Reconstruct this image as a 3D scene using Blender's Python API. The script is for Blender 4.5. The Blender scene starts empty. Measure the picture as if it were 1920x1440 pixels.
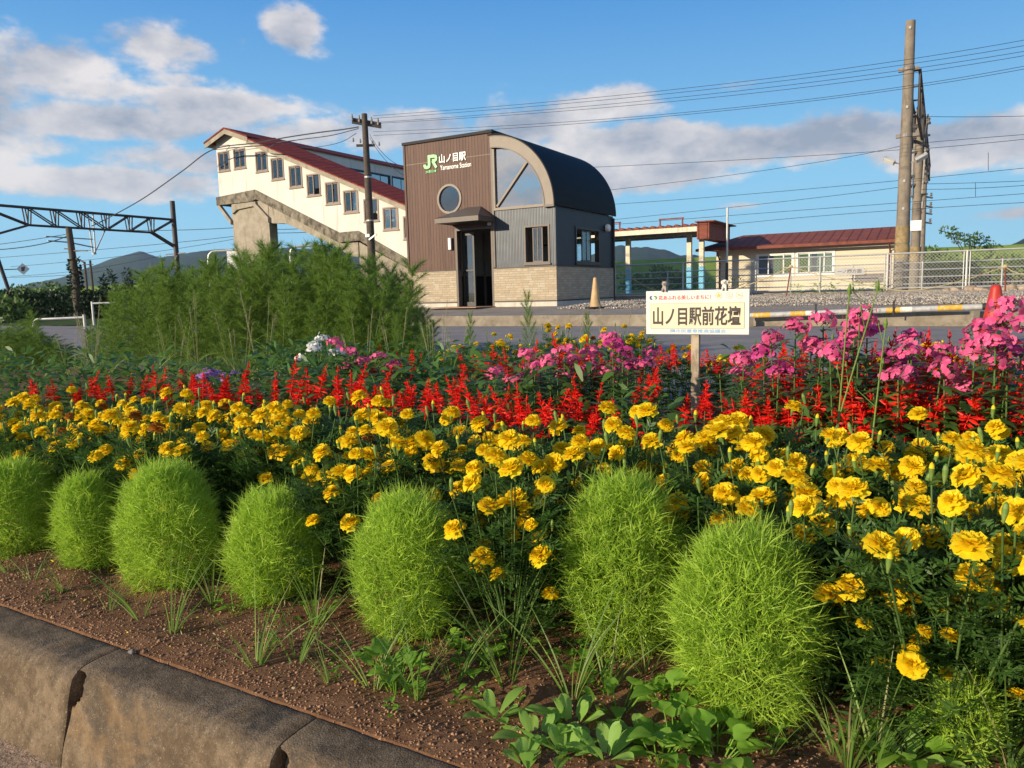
import bpy, bmesh, math, random
import numpy as np
from mathutils import Vector, Matrix

SC = bpy.context.scene
COL = SC.collection
rad = math.radians

# ------------------------------------------------------------------ camera
F_PX, PITCH, ROLL, EYE = 1400.0, rad(7.05), rad(1.5), 0.8
FWD = Vector((0, math.cos(PITCH), -math.sin(PITCH)))
_u0 = Vector((0, math.sin(PITCH), math.cos(PITCH)))
_r0 = Vector((1, 0, 0))
RT = _r0 * math.cos(ROLL) - _u0 * math.sin(ROLL)
UP = _u0 * math.cos(ROLL) + _r0 * math.sin(ROLL)
cam = bpy.data.cameras.new('camera')
camo = bpy.data.objects.new('camera', cam)
COL.objects.link(camo)
M = Matrix((RT, UP, -FWD)).transposed().to_4x4()
M.translation = Vector((0, 0, EYE))
camo.matrix_world = M
cam.sensor_width = 36
cam.lens = 36 * F_PX / 1920
cam.clip_start = 0.05
cam.clip_end = 8000
SC.camera = camo
SC.render.resolution_x, SC.render.resolution_y = 1024, 768

# ------------------------------------------------------------------ light
U = Vector((-math.sin(rad(60)), math.cos(rad(60)), 0))      # along the tracks, to the far end
V = Vector((.5, math.sqrt(.75), 0))                          # across the tracks
SUN = (-V + U * .56 + Vector((0, 0, .30))).normalized()      # towards the sun
EXPOSURE, SUN_E, SKY_S = 0.38, 5.0, 0.066
sun = bpy.data.lights.new('sun', 'SUN')
sun.energy, sun.angle, sun.color = SUN_E, rad(.55), (1, .86, .64)
suno = bpy.data.objects.new('sun', sun)
COL.objects.link(suno)
suno.rotation_euler = (-SUN).to_track_quat('-Z', 'Y').to_euler()

SC.view_settings.view_transform = 'Standard'
SC.view_settings.look = 'None'
SC.view_settings.exposure = EXPOSURE
SC.view_settings.gamma = 1
SC.cycles.max_bounces = 8
SC.cycles.transparent_max_bounces = 24
SC.cycles.sample_clamp_indirect = 4
SC.cycles.caustics_reflective = SC.cycles.caustics_refractive = False

def at(px, py, Y=None, z=None, w=None, t=None):
    """a pixel of the 1920x1440 photograph, as a point at depth Y / height z / across-track w / along-track t"""
    d = FWD + RT * ((px - 960) / F_PX) - UP * ((py - 720) / F_PX)
    if Y is not None: k = Y / d.y
    elif z is not None: k = (z - EYE) / d.z
    elif w is not None: k = w / d.dot(V)
    else: k = t / d.dot(U)
    return Vector((0, 0, EYE)) + d * k

def P(t, w, z=0.0):
    return U * t + V * w + Vector((0, 0, z))
def tw(p):
    return p.dot(U), p.dot(V), p.z
RZ = rad(-30)                                                # local x = -U (to the right), local y = V

# ------------------------------------------------------------------ node helpers
class N:
    def __init__(s, nt): s.nt = nt
    def __call__(s, typ, ins=None, **kw):
        n = s.nt.nodes.new(typ)
        for k, v in kw.items(): setattr(n, k, v)
        for k, v in (ins or {}).items():
            sock = n.inputs[k]
            if isinstance(v, bpy.types.NodeSocket): s.nt.links.new(v, sock)
            else: sock.default_value = v
        return n
    def math(s, op, a, b=0.0, c=0.0, clamp=False):
        n = s.nt.nodes.new('ShaderNodeMath'); n.operation = op; n.use_clamp = clamp
        for i, v in enumerate((a, b, c)):
            if isinstance(v, bpy.types.NodeSocket): s.nt.links.new(v, n.inputs[i])
            else: n.inputs[i].default_value = v
        return n.outputs[0]
    def mix(s, fac, a, b, blend='MIX'):
        n = s.nt.nodes.new('ShaderNodeMix'); n.data_type = 'RGBA'; n.blend_type = blend
        for i, v in ((0, fac), (6, a), (7, b)):
            if isinstance(v, bpy.types.NodeSocket): s.nt.links.new(v, n.inputs[i])
            else: n.inputs[i].default_value = v if i == 0 else (*v[:3], 1)
        return n.outputs[2]
    def noise(s, vec, scale, detail=4, rough=.55, out=0):
        n = s('ShaderNodeTexNoise', {'Scale': scale, 'Detail': detail, 'Roughness': rough})
        if vec is not None: s.nt.links.new(vec, n.inputs['Vector'])
        return n.outputs[out]
    def step(s, v, lo, hi):
        n = s.nt.nodes.new('ShaderNodeMapRange'); n.interpolation_type = 'SMOOTHSTEP'
        s.nt.links.new(v, n.inputs[0]); n.inputs[1].default_value = lo; n.inputs[2].default_value = hi
        return n.outputs[0]
    def scale(s, vec, xyz):
        n = s('ShaderNodeVectorMath', {0: vec, 1: xyz}, operation='MULTIPLY'); return n.outputs[0]
    def sep(s, vec): return s('ShaderNodeSeparateXYZ', {0: vec}).outputs
    def comb(s, x, y, z): return s('ShaderNodeCombineXYZ', {0: x, 1: y, 2: z}).outputs[0]
    def bump(s, h, strength=.3, dist=.01):
        return s('ShaderNodeBump', {'Height': h, 'Strength': strength, 'Distance': dist}).outputs[0]

MATS = {}
def newmat(name):
    m = bpy.data.materials.new(name); m.use_nodes = True
    nt = m.node_tree; nt.nodes.clear()
    n = N(nt); out = n('ShaderNodeOutputMaterial')
    MATS[name] = m
    return m, n, out
def obj_co(n): return n('ShaderNodeTexCoord').outputs['Object']

def plain(name, col, rough=.6, metal=0.0, var=.25, scale=6.0, bump=0.0, bscale=40.0, dirt=None, spec=.4):
    """painted / cast surface: base colour with a little uneven wear"""
    m, n, out = newmat(name)
    co = obj_co(n)
    f = n.noise(co, scale, 6, .6)
    lo = tuple(c * (1 - var) for c in col); hi = tuple(min(1, c * (1 + var * .6)) for c in col)
    c = n.mix(n.step(f, .3, .7), lo, hi)
    if dirt:
        g = n.noise(n.scale(co, (1, 1, .25)), scale * 1.7, 6, .65)
        c = n.mix(n.step(g, .52, .72), c, dirt)
    ins = {'Base Color': c, 'Roughness': rough, 'Metallic': metal, 'Specular IOR Level': spec}
    if bump: ins['Normal'] = n.bump(n.noise(co, bscale, 5, .6), bump, .01)
    b = n('ShaderNodeBsdfPrincipled', ins)
    n.nt.links.new(b.outputs[0], out.inputs[0])
    return m

def leafmat(name, c1, c2, trans=.35, rough=.5, tcol=None, dry=None):
    """leaf or petal: hue differs from leaf to leaf, light passes through"""
    m, n, out = newmat(name)
    r = n('ShaderNodeNewGeometry').outputs['Random Per Island']
    ob = n('ShaderNodeObjectInfo').outputs['Random']
    c = n.mix(r, c1, c2)
    if dry: c = n.mix(n.step(r, .93, .96), c, dry)
    c = n.mix(n.math('MULTIPLY', ob, .18), c, tuple(x * .6 for x in c1))
    b = n('ShaderNodeBsdfPrincipled', {'Base Color': c, 'Roughness': rough, 'Specular IOR Level': .3})
    tc = n.mix(.6, c, tcol or tuple(min(1, x * 1.3) for x in c2))
    t = n('ShaderNodeBsdfTranslucent', {'Color': tc})
    mx = n('ShaderNodeMixShader', {0: trans, 1: b.outputs[0], 2: t.outputs[0]})
    n.nt.links.new(mx.outputs[0], out.inputs[0])
    return m

# ------------------------------------------------------------------ sky
world = bpy.data.worlds.new('World'); SC.world = world; world.use_nodes = True
def build_sky():
    nt = world.node_tree; nt.nodes.clear(); n = N(nt)
    out = n('ShaderNodeOutputWorld')
    sky = n('ShaderNodeTexSky', sky_type='NISHITA', sun_disc=False)
    sky.sun_elevation = math.asin(SUN.z)
    sky.sun_rotation = math.atan2(SUN.x, SUN.y)
    sky.air_density, sky.dust_density, sky.ozone_density = 1.0, .25, 2.5
    d = n('ShaderNodeVectorMath', {0: n('ShaderNodeTexCoord').outputs['Generated']}, operation='NORMALIZE').outputs[0]
    x, y, z = n.sep(d)
    az = n.math('ARCTAN2', x, y); el = n.math('ARCSINE', z)
    blob = None
    # banks of cloud, by compass bearing and height above the horizon: (photo px, py, half-widths in degrees, weight)
    for px, py, sa, se, k in ((30, 115, 8, 3.0, .45), (140, 165, 6, 1.9, .40), (-60, 200, 7, 5, .5), (300, 85, 6, 2.6, .40), (545, 60, 3.2, 2.4, .46), (450, 80, 4, 1.3, .36), (340, 150, 5, 1.2, .32),
                              (170, 225, 13, 1.8, .50), (420, 205, 9, 2.0, .49), (540, 215, 4, 1.6, .40), (220, 345, 9, 1.9, .50), (60, 275, 8, 1.4, .38), (330, 300, 9, 1.6, .44), (560, 245, 5, 1.8, .46), (760, 245, 8, 2.2, .44), (1000, 235, 8, 2.3, .44),
                              (1120, 200, 7, 2.0, .44), (1390, 160, 4, .8, .28), (1180, 265, 10, 2.0, .50), (1400, 272, 11, 1.8, .54), (1570, 258, 8, 2.2, .54), (1180, 325, 9, 1.9, .52), (1810, 268, 9, 2.1, .56), (1900, 398, 4, .8, .36), (1400, 385, 3, .5, .30), (1230, 55, 7, 1.0, .14)):
        v = at(px, py, Y=1.0) - Vector((0, 0, EYE)); v.normalize()
        a0, e0 = math.atan2(v.x, v.y), math.asin(v.z)
        da = n.math('DIVIDE', n.math('SUBTRACT', az, a0), rad(sa)); de = n.math('DIVIDE', n.math('SUBTRACT', el, e0), rad(se))
        q = n.math('ADD', n.math('MULTIPLY', da, da), n.math('MULTIPLY', de, de))
        g = n.math('MULTIPLY', n.math('EXPONENT', n.math('MULTIPLY', q, -1)), k)
        blob = g if blob is None else n.math('MAXIMUM', blob, g)
    # broken cloud all round behind the camera
    back = n.math('MULTIPLY', n.step(n.math('MULTIPLY', y, -1), .0, .5), .33)
    blob = n.math('MAXIMUM', blob, back)
    def field(dv, detail):
        p = n('ShaderNodeVectorMath', {0: d, 1: dv}, operation='ADD').outputs[0]
        p = n.scale(p, (1, 1, 1.9))
        a = n.noise(p, 8.5, detail, .60)
        b = n.noise(p, 21.0, 5, .55)
        return n.math('ADD', n.math('MULTIPLY', a, .74), n.math('MULTIPLY', b, .18))
    fa = field((0, 0, 0), 9)
    dens = n.math('ADD', fa, blob)
    cover = n.step(dens, .68, .84)
    cover = n.math('POWER', cover, 1.1)
    # self shading: compare with the cloud found a little way towards the sun and up
    s1 = field((SUN.x * .028, SUN.y * .028, .05), 5)
    relief = n.math('SUBTRACT', field((0, 0, 0), 5), s1)
    thick = n.step(dens, .78, 1.05)
    lit = n.math('ADD', .58, n.math('MULTIPLY', relief, 3.2))
    lit = n.math('SUBTRACT', lit, n.math('MULTIPLY', thick, .30), clamp=True)
    ccol = n.mix(lit, (4.2, 4.7, 5.8), (10.6, 9.9, 9.6))
    base = n.mix(1.0, sky.outputs[0], (.98, .93, 1.12), 'MULTIPLY')
    hsv = n('ShaderNodeHueSaturation', {'Saturation': 1.22, 'Value': 1.25, 'Color': base}).outputs[0]
    # air: deep blue overhead, paler towards the horizon
    e = n.step(el, -.12, .52)
    air = n.mix(e, (5.0, 10.4, 12.8), (.30, 2.75, 8.2))
    air = n.mix(n.step(el, .42, 1.15), air, (.22, 1.1, 3.6))
    hsv = n.mix(.92, hsv, air)
    c = n.mix(n.math('MULTIPLY', cover, .93), hsv, ccol)
    bg = n('ShaderNodeBackground', {'Color': c, 'Strength': SKY_S})
    nt.links.new(bg.outputs[0], out.inputs[0])
build_sky()

# ------------------------------------------------------------------ mesh helpers
def tag(o, label=None, cat=None, group=None, kind=None):
    if label: o['label'] = label
    if cat: o['category'] = cat
    if group: o['group'] = group
    if kind: o['kind'] = kind
    return o
def thing(name, label, cat, loc=(0, 0, 0), rz=0.0, group=None):
    o = bpy.data.objects.new(name, None); COL.objects.link(o)
    o.location = loc; o.rotation_euler = (0, 0, rz)
    o.empty_display_size = .1
    return tag(o, label, cat, group)
def copy_tree(o, parent=None):
    c = o.copy(); COL.objects.link(c)
    if parent: c.parent = parent
    for ch in list(o.children): copy_tree(ch, c)
    return c
def mobj(name, me, parent=None, loc=(0, 0, 0), rot=(0, 0, 0)):
    o = bpy.data.objects.new(name, me); COL.objects.link(o)
    if parent: o.parent = parent
    o.location = loc; o.rotation_euler = rot
    return o
def mlist(ms): return [MATS[x] if isinstance(x, str) else x for x in (ms if isinstance(ms, (list, tuple)) else [ms])]

class B:
    def __init__(s): s.v, s.f, s.m = [], [], []
    def add(s, vs, fs, mi=0):
        k = len(s.v); s.v += [tuple(p) for p in vs]
        s.f += [tuple(i + k for i in f) for f in fs]; s.m += [mi] * len(fs); return s
    def box(s, x0, y0, z0, x1, y1, z1, mi=0, T=None):
        vs = [Vector(p) for p in ((x0, y0, z0), (x1, y0, z0), (x1, y1, z0), (x0, y1, z0), (x0, y0, z1), (x1, y0, z1), (x1, y1, z1), (x0, y1, z1))]
        if T: vs = [T @ p for p in vs]
        return s.add(vs, [(0, 3, 2, 1), (4, 5, 6, 7), (0, 1, 5, 4), (1, 2, 6, 5), (2, 3, 7, 6), (3, 0, 4, 7)], mi)
    def beam(s, a, b, w, h, mi=0, up=Vector((0, 0, 1))):
        a, b = Vector(a), Vector(b); d = b - a; L = d.length; d.normalize()
        x = d.cross(up)
        if x.length < 1e-4: x = Vector((1, 0, 0))
        x.normalize(); z = x.cross(d)
        T = Matrix((x, d, z)).transposed().to_4x4(); T.translation = a
        return s.box(-w / 2, 0, -h / 2, w / 2, L, h / 2, mi, T)
    def prism(s, pts, y0, y1, mi=0):
        """polygon in x,z pushed from y0 to y1"""
        n = len(pts)
        vs = [(x, y0, z) for x, z in pts] + [(x, y1, z) for x, z in pts]
        fs = [tuple(range(n)), tuple(range(2 * n - 1, n - 1, -1))] + [(i, i + n, (i + 1) % n + n, (i + 1) % n) for i in range(n)]
        return s.add(vs, fs, mi)
    def plate(s, outer, holes, y0, y1, mi=0, axis='y'):
        """flat plate in x,z with openings, from y0 to y1 (axis x: in y,z, from x0 to x1)"""
        bm = bmesh.new(); loops = []
        for lp in [outer] + list(holes):
            vs = [bm.verts.new((x, 0, z)) for x, z in lp]
            loops.append(len(vs))
            for i in range(len(vs)): bm.edges.new((vs[i], vs[(i + 1) % len(vs)]))
        bmesh.ops.triangle_fill(bm, use_beauty=True, use_dissolve=False, edges=bm.edges[:], normal=(0, 1, 0))
        bm.verts.index_update()
        co = [v.co.copy() for v in bm.verts]; tris = [[v.index for v in f.verts] for f in bm.faces]
        bm.free()
        n = len(co)
        mk = (lambda a, d, z: (a, d, z)) if axis == 'y' else (lambda a, d, z: (d, a, z))
        vs = [mk(c.x, y0, c.z) for c in co] + [mk(c.x, y1, c.z) for c in co]
        fs = [tuple(t) for t in tris] + [tuple(i + n for i in reversed(t)) for t in tris]
        k = 0
        for L in loops:
            fs += [(k + i, k + (i + 1) % L, k + (i + 1) % L + n, k + i + n) for i in range(L)]; k += L
        return s.add(vs, fs, mi)
    def tube(s, pts, r, n=8, mi=0, cap=True):
        pts = [Vector(p) for p in pts]; m = len(pts)
        rs = r if isinstance(r, (list, tuple)) else [r] * m
        vs, prev = [], None
        for i, p in enumerate(pts):
            d = (pts[min(i + 1, m - 1)] - pts[max(i - 1, 0)]).normalized()
            if prev is None:
                x = d.cross(Vector((0, 0, 1)))
                if x.length < 1e-3: x = d.cross(Vector((1, 0, 0)))
            else: x = prev - d * prev.dot(d)
            x.normalize(); prev = x; y = d.cross(x)
            vs += [p + (x * math.cos(a) + y * math.sin(a)) * rs[i] for a in [2 * math.pi * k / n for k in range(n)]]
        fs = [(i * n + k, i * n + (k + 1) % n, (i + 1) * n + (k + 1) % n, (i + 1) * n + k) for i in range(m - 1) for k in range(n)]
        if cap: fs += [tuple(range(n - 1, -1, -1)), tuple(range((m - 1) * n, m * n))]
        return s.add(vs, fs, mi)
    def lathe(s, prof, n=16, mi=0, c=(0, 0, 0), cap=True):
        vs = [(c[0] + r * math.cos(2 * math.pi * k / n), c[1] + r * math.sin(2 * math.pi * k / n), c[2] + z) for r, z in prof for k in range(n)]
        m = len(prof)
        fs = [(i * n + k, i * n + (k + 1) % n, (i + 1) * n + (k + 1) % n, (i + 1) * n + k) for i in range(m - 1) for k in range(n)]
        if cap: fs += [tuple(range(n - 1, -1, -1)), tuple(range((m - 1) * n, m * n))]
        return s.add(vs, fs, mi)
    def grid(s, fn, nu, nv, mi=0):
        vs = [fn(i / nu, j / nv) for i in range(nu + 1) for j in range(nv + 1)]
        fs = [(i * (nv + 1) + j, (i + 1) * (nv + 1) + j, (i + 1) * (nv + 1) + j + 1, i * (nv + 1) + j + 1) for i in range(nu) for j in range(nv)]
        return s.add(vs, fs, mi)
    def mesh(s, name, mats, smooth=False, bevel=0.0):
        me = bpy.data.meshes.new(name); me.from_pydata(s.v, [], s.f)
        for m in mlist(mats): me.materials.append(m)
        me.polygons.foreach_set('material_index', s.m)
        bm = bmesh.new(); bm.from_mesh(me)
        bmesh.ops.recalc_face_normals(bm, faces=bm.faces[:])
        if bevel:
            ed = [e for e in bm.edges if len(e.link_faces) == 2 and e.calc_face_angle(0) > .6]
            bmesh.ops.bevel(bm, geom=ed, offset=bevel, segments=2, profile=.6, affect='EDGES', clamp_overlap=True)
        bm.to_mesh(me); bm.free()
        if smooth: me.polygons.foreach_set('use_smooth', [True] * len(me.polygons))
        if smooth and smooth != 'all':
            try: me.set_sharp_from_angle(angle=rad(40))
            except Exception: pass
        me.update(); return me
    def build(s, name, mats, parent=None, loc=(0, 0, 0), rot=(0, 0, 0), smooth=False, bevel=0.0):
        return mobj(name, s.mesh(name, mats, smooth, bevel), parent, loc, rot)

def np_mesh(name, Vv, Ff, mats, mi=None, smooth=False):
    me = bpy.data.meshes.new(name)
    Vv = np.asarray(Vv, np.float32); Ff = np.asarray(Ff, np.int32); k = Ff.shape[1]
    me.vertices.add(len(Vv)); me.vertices.foreach_set('co', Vv.ravel())
    me.loops.add(Ff.size); me.loops.foreach_set('vertex_index', Ff.ravel())
    me.polygons.add(len(Ff)); me.polygons.foreach_set('loop_start', np.arange(len(Ff), dtype=np.int32) * k)
    for m in mlist(mats): me.materials.append(m)
    if mi is not None: me.polygons.foreach_set('material_index', np.asarray(mi, np.int32))
    if smooth: me.polygons.foreach_set('use_smooth', np.ones(len(Ff), bool))
    me.update(calc_edges=True); me.validate()
    return me

class Q:
    """a heap of quads, gathered as numpy arrays: leaves, blades, petals"""
    def __init__(s, seed): s.v, s.f, s.mi, s.n, s.g = [], [], [], 0, np.random.default_rng(seed)
    def raw(s, v, f, mi=0):
        s.v.append(v); s.f.append(f + s.n); s.mi.append(np.full(len(f), mi, np.int32)); s.n += len(v)
    def strips(s, base, d, L, W, bend=None, segs=3, shape='blade', mi=0, side=None):
        base = np.asarray(base, float); k = len(base); g = s.g
        d = d / np.linalg.norm(d, axis=1, keepdims=True)
        L = np.broadcast_to(L, (k,)); W = np.broadcast_to(W, (k,))
        if bend is None: bend = np.zeros((k, 3))
        if side is None:
            side = np.cross(d, g.normal(size=(k, 3)))
        else:
            side = side - d * (side * d).sum(1, keepdims=True)
        side = side / (np.linalg.norm(side, axis=1, keepdims=True) + 1e-9)
        t = np.linspace(0, 1, segs + 1)
        ctr = base[:, None] + d[:, None] * (L[:, None, None] * t[None, :, None]) + bend[:, None] * (L[:, None, None] * (t ** 2)[None, :, None])
        if shape == 'blade': wp = (1 - t) ** .55 * (.55 + .45 * np.minimum(1, t * 4 + .3))
        elif shape == 'leaf': wp = np.sin(np.pi * (.06 + .94 * t)) ** .8
        elif shape == 'petal': wp = np.sin(np.pi * (.12 + .62 * t))
        else: wp = np.ones_like(t)
        wp = np.maximum(wp, .04)
        off = side[:, None] * (W[:, None, None] * .5 * wp[None, :, None])
        vv = np.stack([ctr - off, ctr + off], 2).reshape(-1, 3)
        i0 = np.arange(k)[:, None] * (segs + 1) * 2 + np.arange(segs)[None] * 2
        ff = np.stack([i0, i0 + 1, i0 + 3, i0 + 2], -1).reshape(-1, 4)
        s.raw(vv, ff, mi)
    def sheet(s, fn, nu, nv, mi=0):
        """one curved leaf or petal: fn(u, v) -> point"""
        uu, vv = np.meshgrid(np.linspace(0, 1, nu + 1), np.linspace(0, 1, nv + 1), indexing='ij')
        p = fn(uu, vv).reshape(-1, 3)
        i = (np.arange(nu)[:, None] * (nv + 1) + np.arange(nv)[None]).ravel()
        s.raw(p, np.stack([i, i + nv + 1, i + nv + 2, i + 1], -1), mi)
    def tube(s, a, b, r0, r1, mi=0, n=5):
        a, b = np.asarray(a, float), np.asarray(b, float); d = b - a; d = d / np.linalg.norm(d)
        x = np.cross(d, [.3, .5, .2]); x /= np.linalg.norm(x); y = np.cross(d, x)
        th = np.arange(n) * 2 * np.pi / n; c = np.cos(th)[:, None] * x + np.sin(th)[:, None] * y
        i = np.arange(n); j = (i + 1) % n
        s.raw(np.concatenate([a + c * r0, b + c * r1]), np.stack([i, j, j + n, i + n], -1), mi)
    def mesh(s, name, mats, smooth=False):
        return np_mesh(name, np.concatenate(s.v), np.concatenate(s.f), mats, np.concatenate(s.mi), smooth)

def text_mesh(name, body, height, mats, depth=.004, bold=0.0, sx=1.0, sy=1.0, width=None, space=1.0):
    """real lettering in the x,z plane, its front at y=0 facing -y, lower left corner at the origin"""
    cu = bpy.data.curves.new(name, 'FONT'); cu.body = body; cu.size = 1; cu.extrude = .02; cu.offset = bold; cu.space_character = space
    cu.resolution_u = 3
    ob = bpy.data.objects.new(name, cu); COL.objects.link(ob)
    dg = bpy.context.evaluated_depsgraph_get()
    me = bpy.data.meshes.new_from_object(ob.evaluated_get(dg))
    bpy.data.objects.remove(ob); bpy.data.curves.remove(cu)
    co = np.empty(len(me.vertices) * 3, np.float32); me.vertices.foreach_get('co', co); co = co.reshape(-1, 3)
    lo, hi = co.min(0), co.max(0)
    kz = height / (hi[1] - lo[1]); kx = width / (hi[0] - lo[0]) if width else kz * sx
    new = np.stack([(co[:, 0] - lo[0]) * kx, -(co[:, 2] - lo[2]) / (hi[2] - lo[2]) * depth, (co[:, 1] - lo[1]) * kz], 1)
    me.vertices.foreach_set('co', new.astype(np.float32).ravel())
    me.materials.clear()
    for m in mlist(mats): me.materials.append(m)
    me.update(); return me

def fbm2(x, y, seed=0, octaves=5, scale=1.0):
    """cheap value noise for terrain"""
    out = np.zeros_like(x, dtype=float); amp, fr = 1.0, scale
    for o in range(octaves):
        xi, yi = np.floor(x * fr).astype(np.int64), np.floor(y * fr).astype(np.int64)
        xf, yf = x * fr - xi, y * fr - yi
        xf, yf = xf * xf * (3 - 2 * xf), yf * yf * (3 - 2 * yf)
        def h(a, b):
            q = (a * 374761393 + b * 668265263 + (seed + o) * 1442695) & 0xffffffff
            q = ((q ^ (q >> 13)) * 1274126177) & 0xffffffff
            return ((q ^ (q >> 16)) & 0xffff) / 65535.0
        v = (h(xi, yi) * (1 - xf) + h(xi + 1, yi) * xf) * (1 - yf) + (h(xi, yi + 1) * (1 - xf) + h(xi + 1, yi + 1) * xf) * yf
        out += (v - .5) * amp; amp *= .5; fr *= 2.03
    return out

# ------------------------------------------------------------------ materials
def make_materials():
    # --- timber-look siding: vertical boards about 10 cm wide
    m, n, out = newmat('brown_siding'); co = obj_co(n); x, y, z = n.sep(co)
    u = n.math('DIVIDE', n.math('ADD', x, y), .098)
    fr = n.math('FRACT', u); idx = n.math('FLOOR', u)
    wn = n('ShaderNodeTexWhiteNoise', {'Vector': n.comb(idx, 0, 0)}).outputs[0]
    grain = n.noise(n.comb(n.math('MULTIPLY', u, 3.0), idx, n.math('MULTIPLY', z, .9)), 2.2, 8, .7)
    c = n.mix(wn, (.068, .033, .023), (.108, .054, .039))
    c = n.mix(n.step(grain, .35, .75), c, (.145, .079, .057))
    spots = n.noise(n.comb(n.math('MULTIPLY', u, 1.3), 0, n.math('MULTIPLY', z, 3.0)), 3.0, 2, .5)
    c = n.mix(n.math('MULTIPLY', n.step(spots, .66, .74), .5), c, (.26, .155, .115))
    g = n.math('MULTIPLY', n.step(fr, .0, .06), n.math('SUBTRACT', 1.0, n.step(fr, .94, 1.0)))
    c = n.mix(g, (.05, .024, .018), c)
    b = n('ShaderNodeBsdfPrincipled', {'Base Color': c, 'Roughness': .6, 'Specular IOR Level': .3, 'Normal': n.bump(g, .5, .01)})
    n.nt.links.new(b.outputs[0], out.inputs[0])
    # --- ribbed metal siding
    m, n, out = newmat('ribbed_siding'); co = obj_co(n); x, y, z = n.sep(co)
    u = n.math('DIVIDE', n.math('ADD', x, y), .092)
    fr = n.math('FRACT', u)
    tri = n.math('ABSOLUTE', n.math('SUBTRACT', n.math('MULTIPLY', fr, 2), 1))
    h = n.step(tri, .35, .65)
    gap = n.step(tri, .84, .93)
    c = n.mix(n.step(n.noise(co, 3, 5), .35, .7), (.042, .049, .062), (.060, .068, .082))
    c = n.mix(gap, c, (.016, .019, .026))
    b = n('ShaderNodeBsdfPrincipled', {'Base Color': c, 'Roughness': .45, 'Metallic': .2, 'Normal': n.bump(h, .7, .012)})
    n.nt.links.new(b.outputs[0], out.inputs[0])
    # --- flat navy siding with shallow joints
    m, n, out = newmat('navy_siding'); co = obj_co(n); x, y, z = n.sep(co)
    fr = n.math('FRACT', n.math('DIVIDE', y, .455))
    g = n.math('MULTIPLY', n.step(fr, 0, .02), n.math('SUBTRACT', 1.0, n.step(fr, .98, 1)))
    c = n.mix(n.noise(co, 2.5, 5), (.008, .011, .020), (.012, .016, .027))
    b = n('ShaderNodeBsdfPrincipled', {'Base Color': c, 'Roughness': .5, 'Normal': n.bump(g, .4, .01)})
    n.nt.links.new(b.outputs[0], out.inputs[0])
    # --- beige split-stone cladding in thin courses
    m, n, out = newmat('stone_cladding'); co = obj_co(n); x, y, z = n.sep(co)
    v = n.comb(n.math('ADD', x, y), z, 0.0)
    br = n('ShaderNodeTexBrick', {'Vector': v, 'Color1': (.34, .275, .19, 1), 'Color2': (.47, .40, .30, 1), 'Mortar': (.24, .18, .12, 1), 'Scale': 1.0, 'Mortar Size': .0045,
                                  'Mortar Smooth': .3, 'Bias': .1, 'Brick Width': .24, 'Row Height': .062})
    br.offset = .37; br.squash = .7; br.squash_frequency = 3
    c = n.mix(n.step(n.noise(co, 7, 6, .6), .45, .7), br.outputs[0], (.40, .30, .19))
    hh = n.math('ADD', n.math('MULTIPLY', br.outputs[1], -1), n.noise(co, 30, 4))
    b = n('ShaderNodeBsdfPrincipled', {'Base Color': c, 'Roughness': .85, 'Normal': n.bump(hh, .5, .01)})
    n.nt.links.new(b.outputs[0], out.inputs[0])
    # --- dark metal roofing with horizontal laps
    m, n, out = newmat('dark_roofing'); co = obj_co(n); x, y, z = n.sep(co)
    u = n.math('DIVIDE', n.math('ARCTAN2', n.math('SUBTRACT', z, 2.56), n.math('ADD', x, 1.83)), .085)
    lap = n.math('FRACT', u)
    c = n.mix(n.noise(co, 4, 4), (.008, .0085, .010), (.013, .0135, .016))
    b = n('ShaderNodeBsdfPrincipled', {'Base Color': c, 'Roughness': .6, 'Specular IOR Level': .12, 'Normal': n.bump(lap, .6, .012)})
    n.nt.links.new(b.outputs[0], out.inputs[0])
    # --- red ribbed roofing (ribs run across the slope)
    for nm, col in (('red_roofing', (.20, .036, .020)), ('maroon_roofing', (.20, .062, .040))):
        m, n, out = newmat(nm); co = obj_co(n); x, y, z = n.sep(co)
        fr = n.math('FRACT', n.math('DIVIDE', x, .33))
        g = n.math('MULTIPLY', n.step(fr, 0, .1), n.math('SUBTRACT', 1.0, n.step(fr, .9, 1)))
        c = n.mix(n.step(n.noise(n.scale(co, (1, 3, 3)), 2.4, 6, .65), .4, .7), col, tuple(k * 1.45 for k in col))
        c = n.mix(g, tuple(k * .35 for k in col), c)
        b = n('ShaderNodeBsdfPrincipled', {'Base Color': c, 'Roughness': .7, 'Specular IOR Level': .15, 'Normal': n.bump(g, .5, .02)})
        n.nt.links.new(b.outputs[0], out.inputs[0])
    # --- white boarded wall of the footbridge, streaked under the sills
    m, n, out = newmat('white_boards'); co = obj_co(n); x, y, z = n.sep(co)
    st = n.noise(n.scale(co, (2.2, 2.2, .18)), 2.2, 7, .7)
    c = n.mix(n.step(n.noise(co, .9, 4), .3, .7), (.60, .565, .50), (.66, .63, .57))
    c = n.mix(n.math('MULTIPLY', n.step(st, .52, .74), .8), c, (.40, .35, .28))
    fr = n.math('FRACT', n.math('DIVIDE', x, .91))
    g = n.math('MULTIPLY', n.step(fr, 0, .008), n.math('SUBTRACT', 1.0, n.step(fr, .992, 1)))
    c = n.mix(g, (.5, .46, .40), c)
    b = n('ShaderNodeBsdfPrincipled', {'Base Color': c, 'Roughness': .7, 'Normal': n.bump(g, .3, .01)})
    n.nt.links.new(b.outputs[0], out.inputs[0])
    # --- cream weatherboard
    m, n, out = newmat('cream_boards'); co = obj_co(n); x, y, z = n.sep(co)
    fr = n.math('FRACT', n.math('DIVIDE', z, .15))
    c = n.mix(n.noise(co, 1.5, 5), (.60, .52, .37), (.68, .60, .44))
    c = n.mix(n.step(fr, .0, .10), (.48, .40, .27), c)
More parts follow.
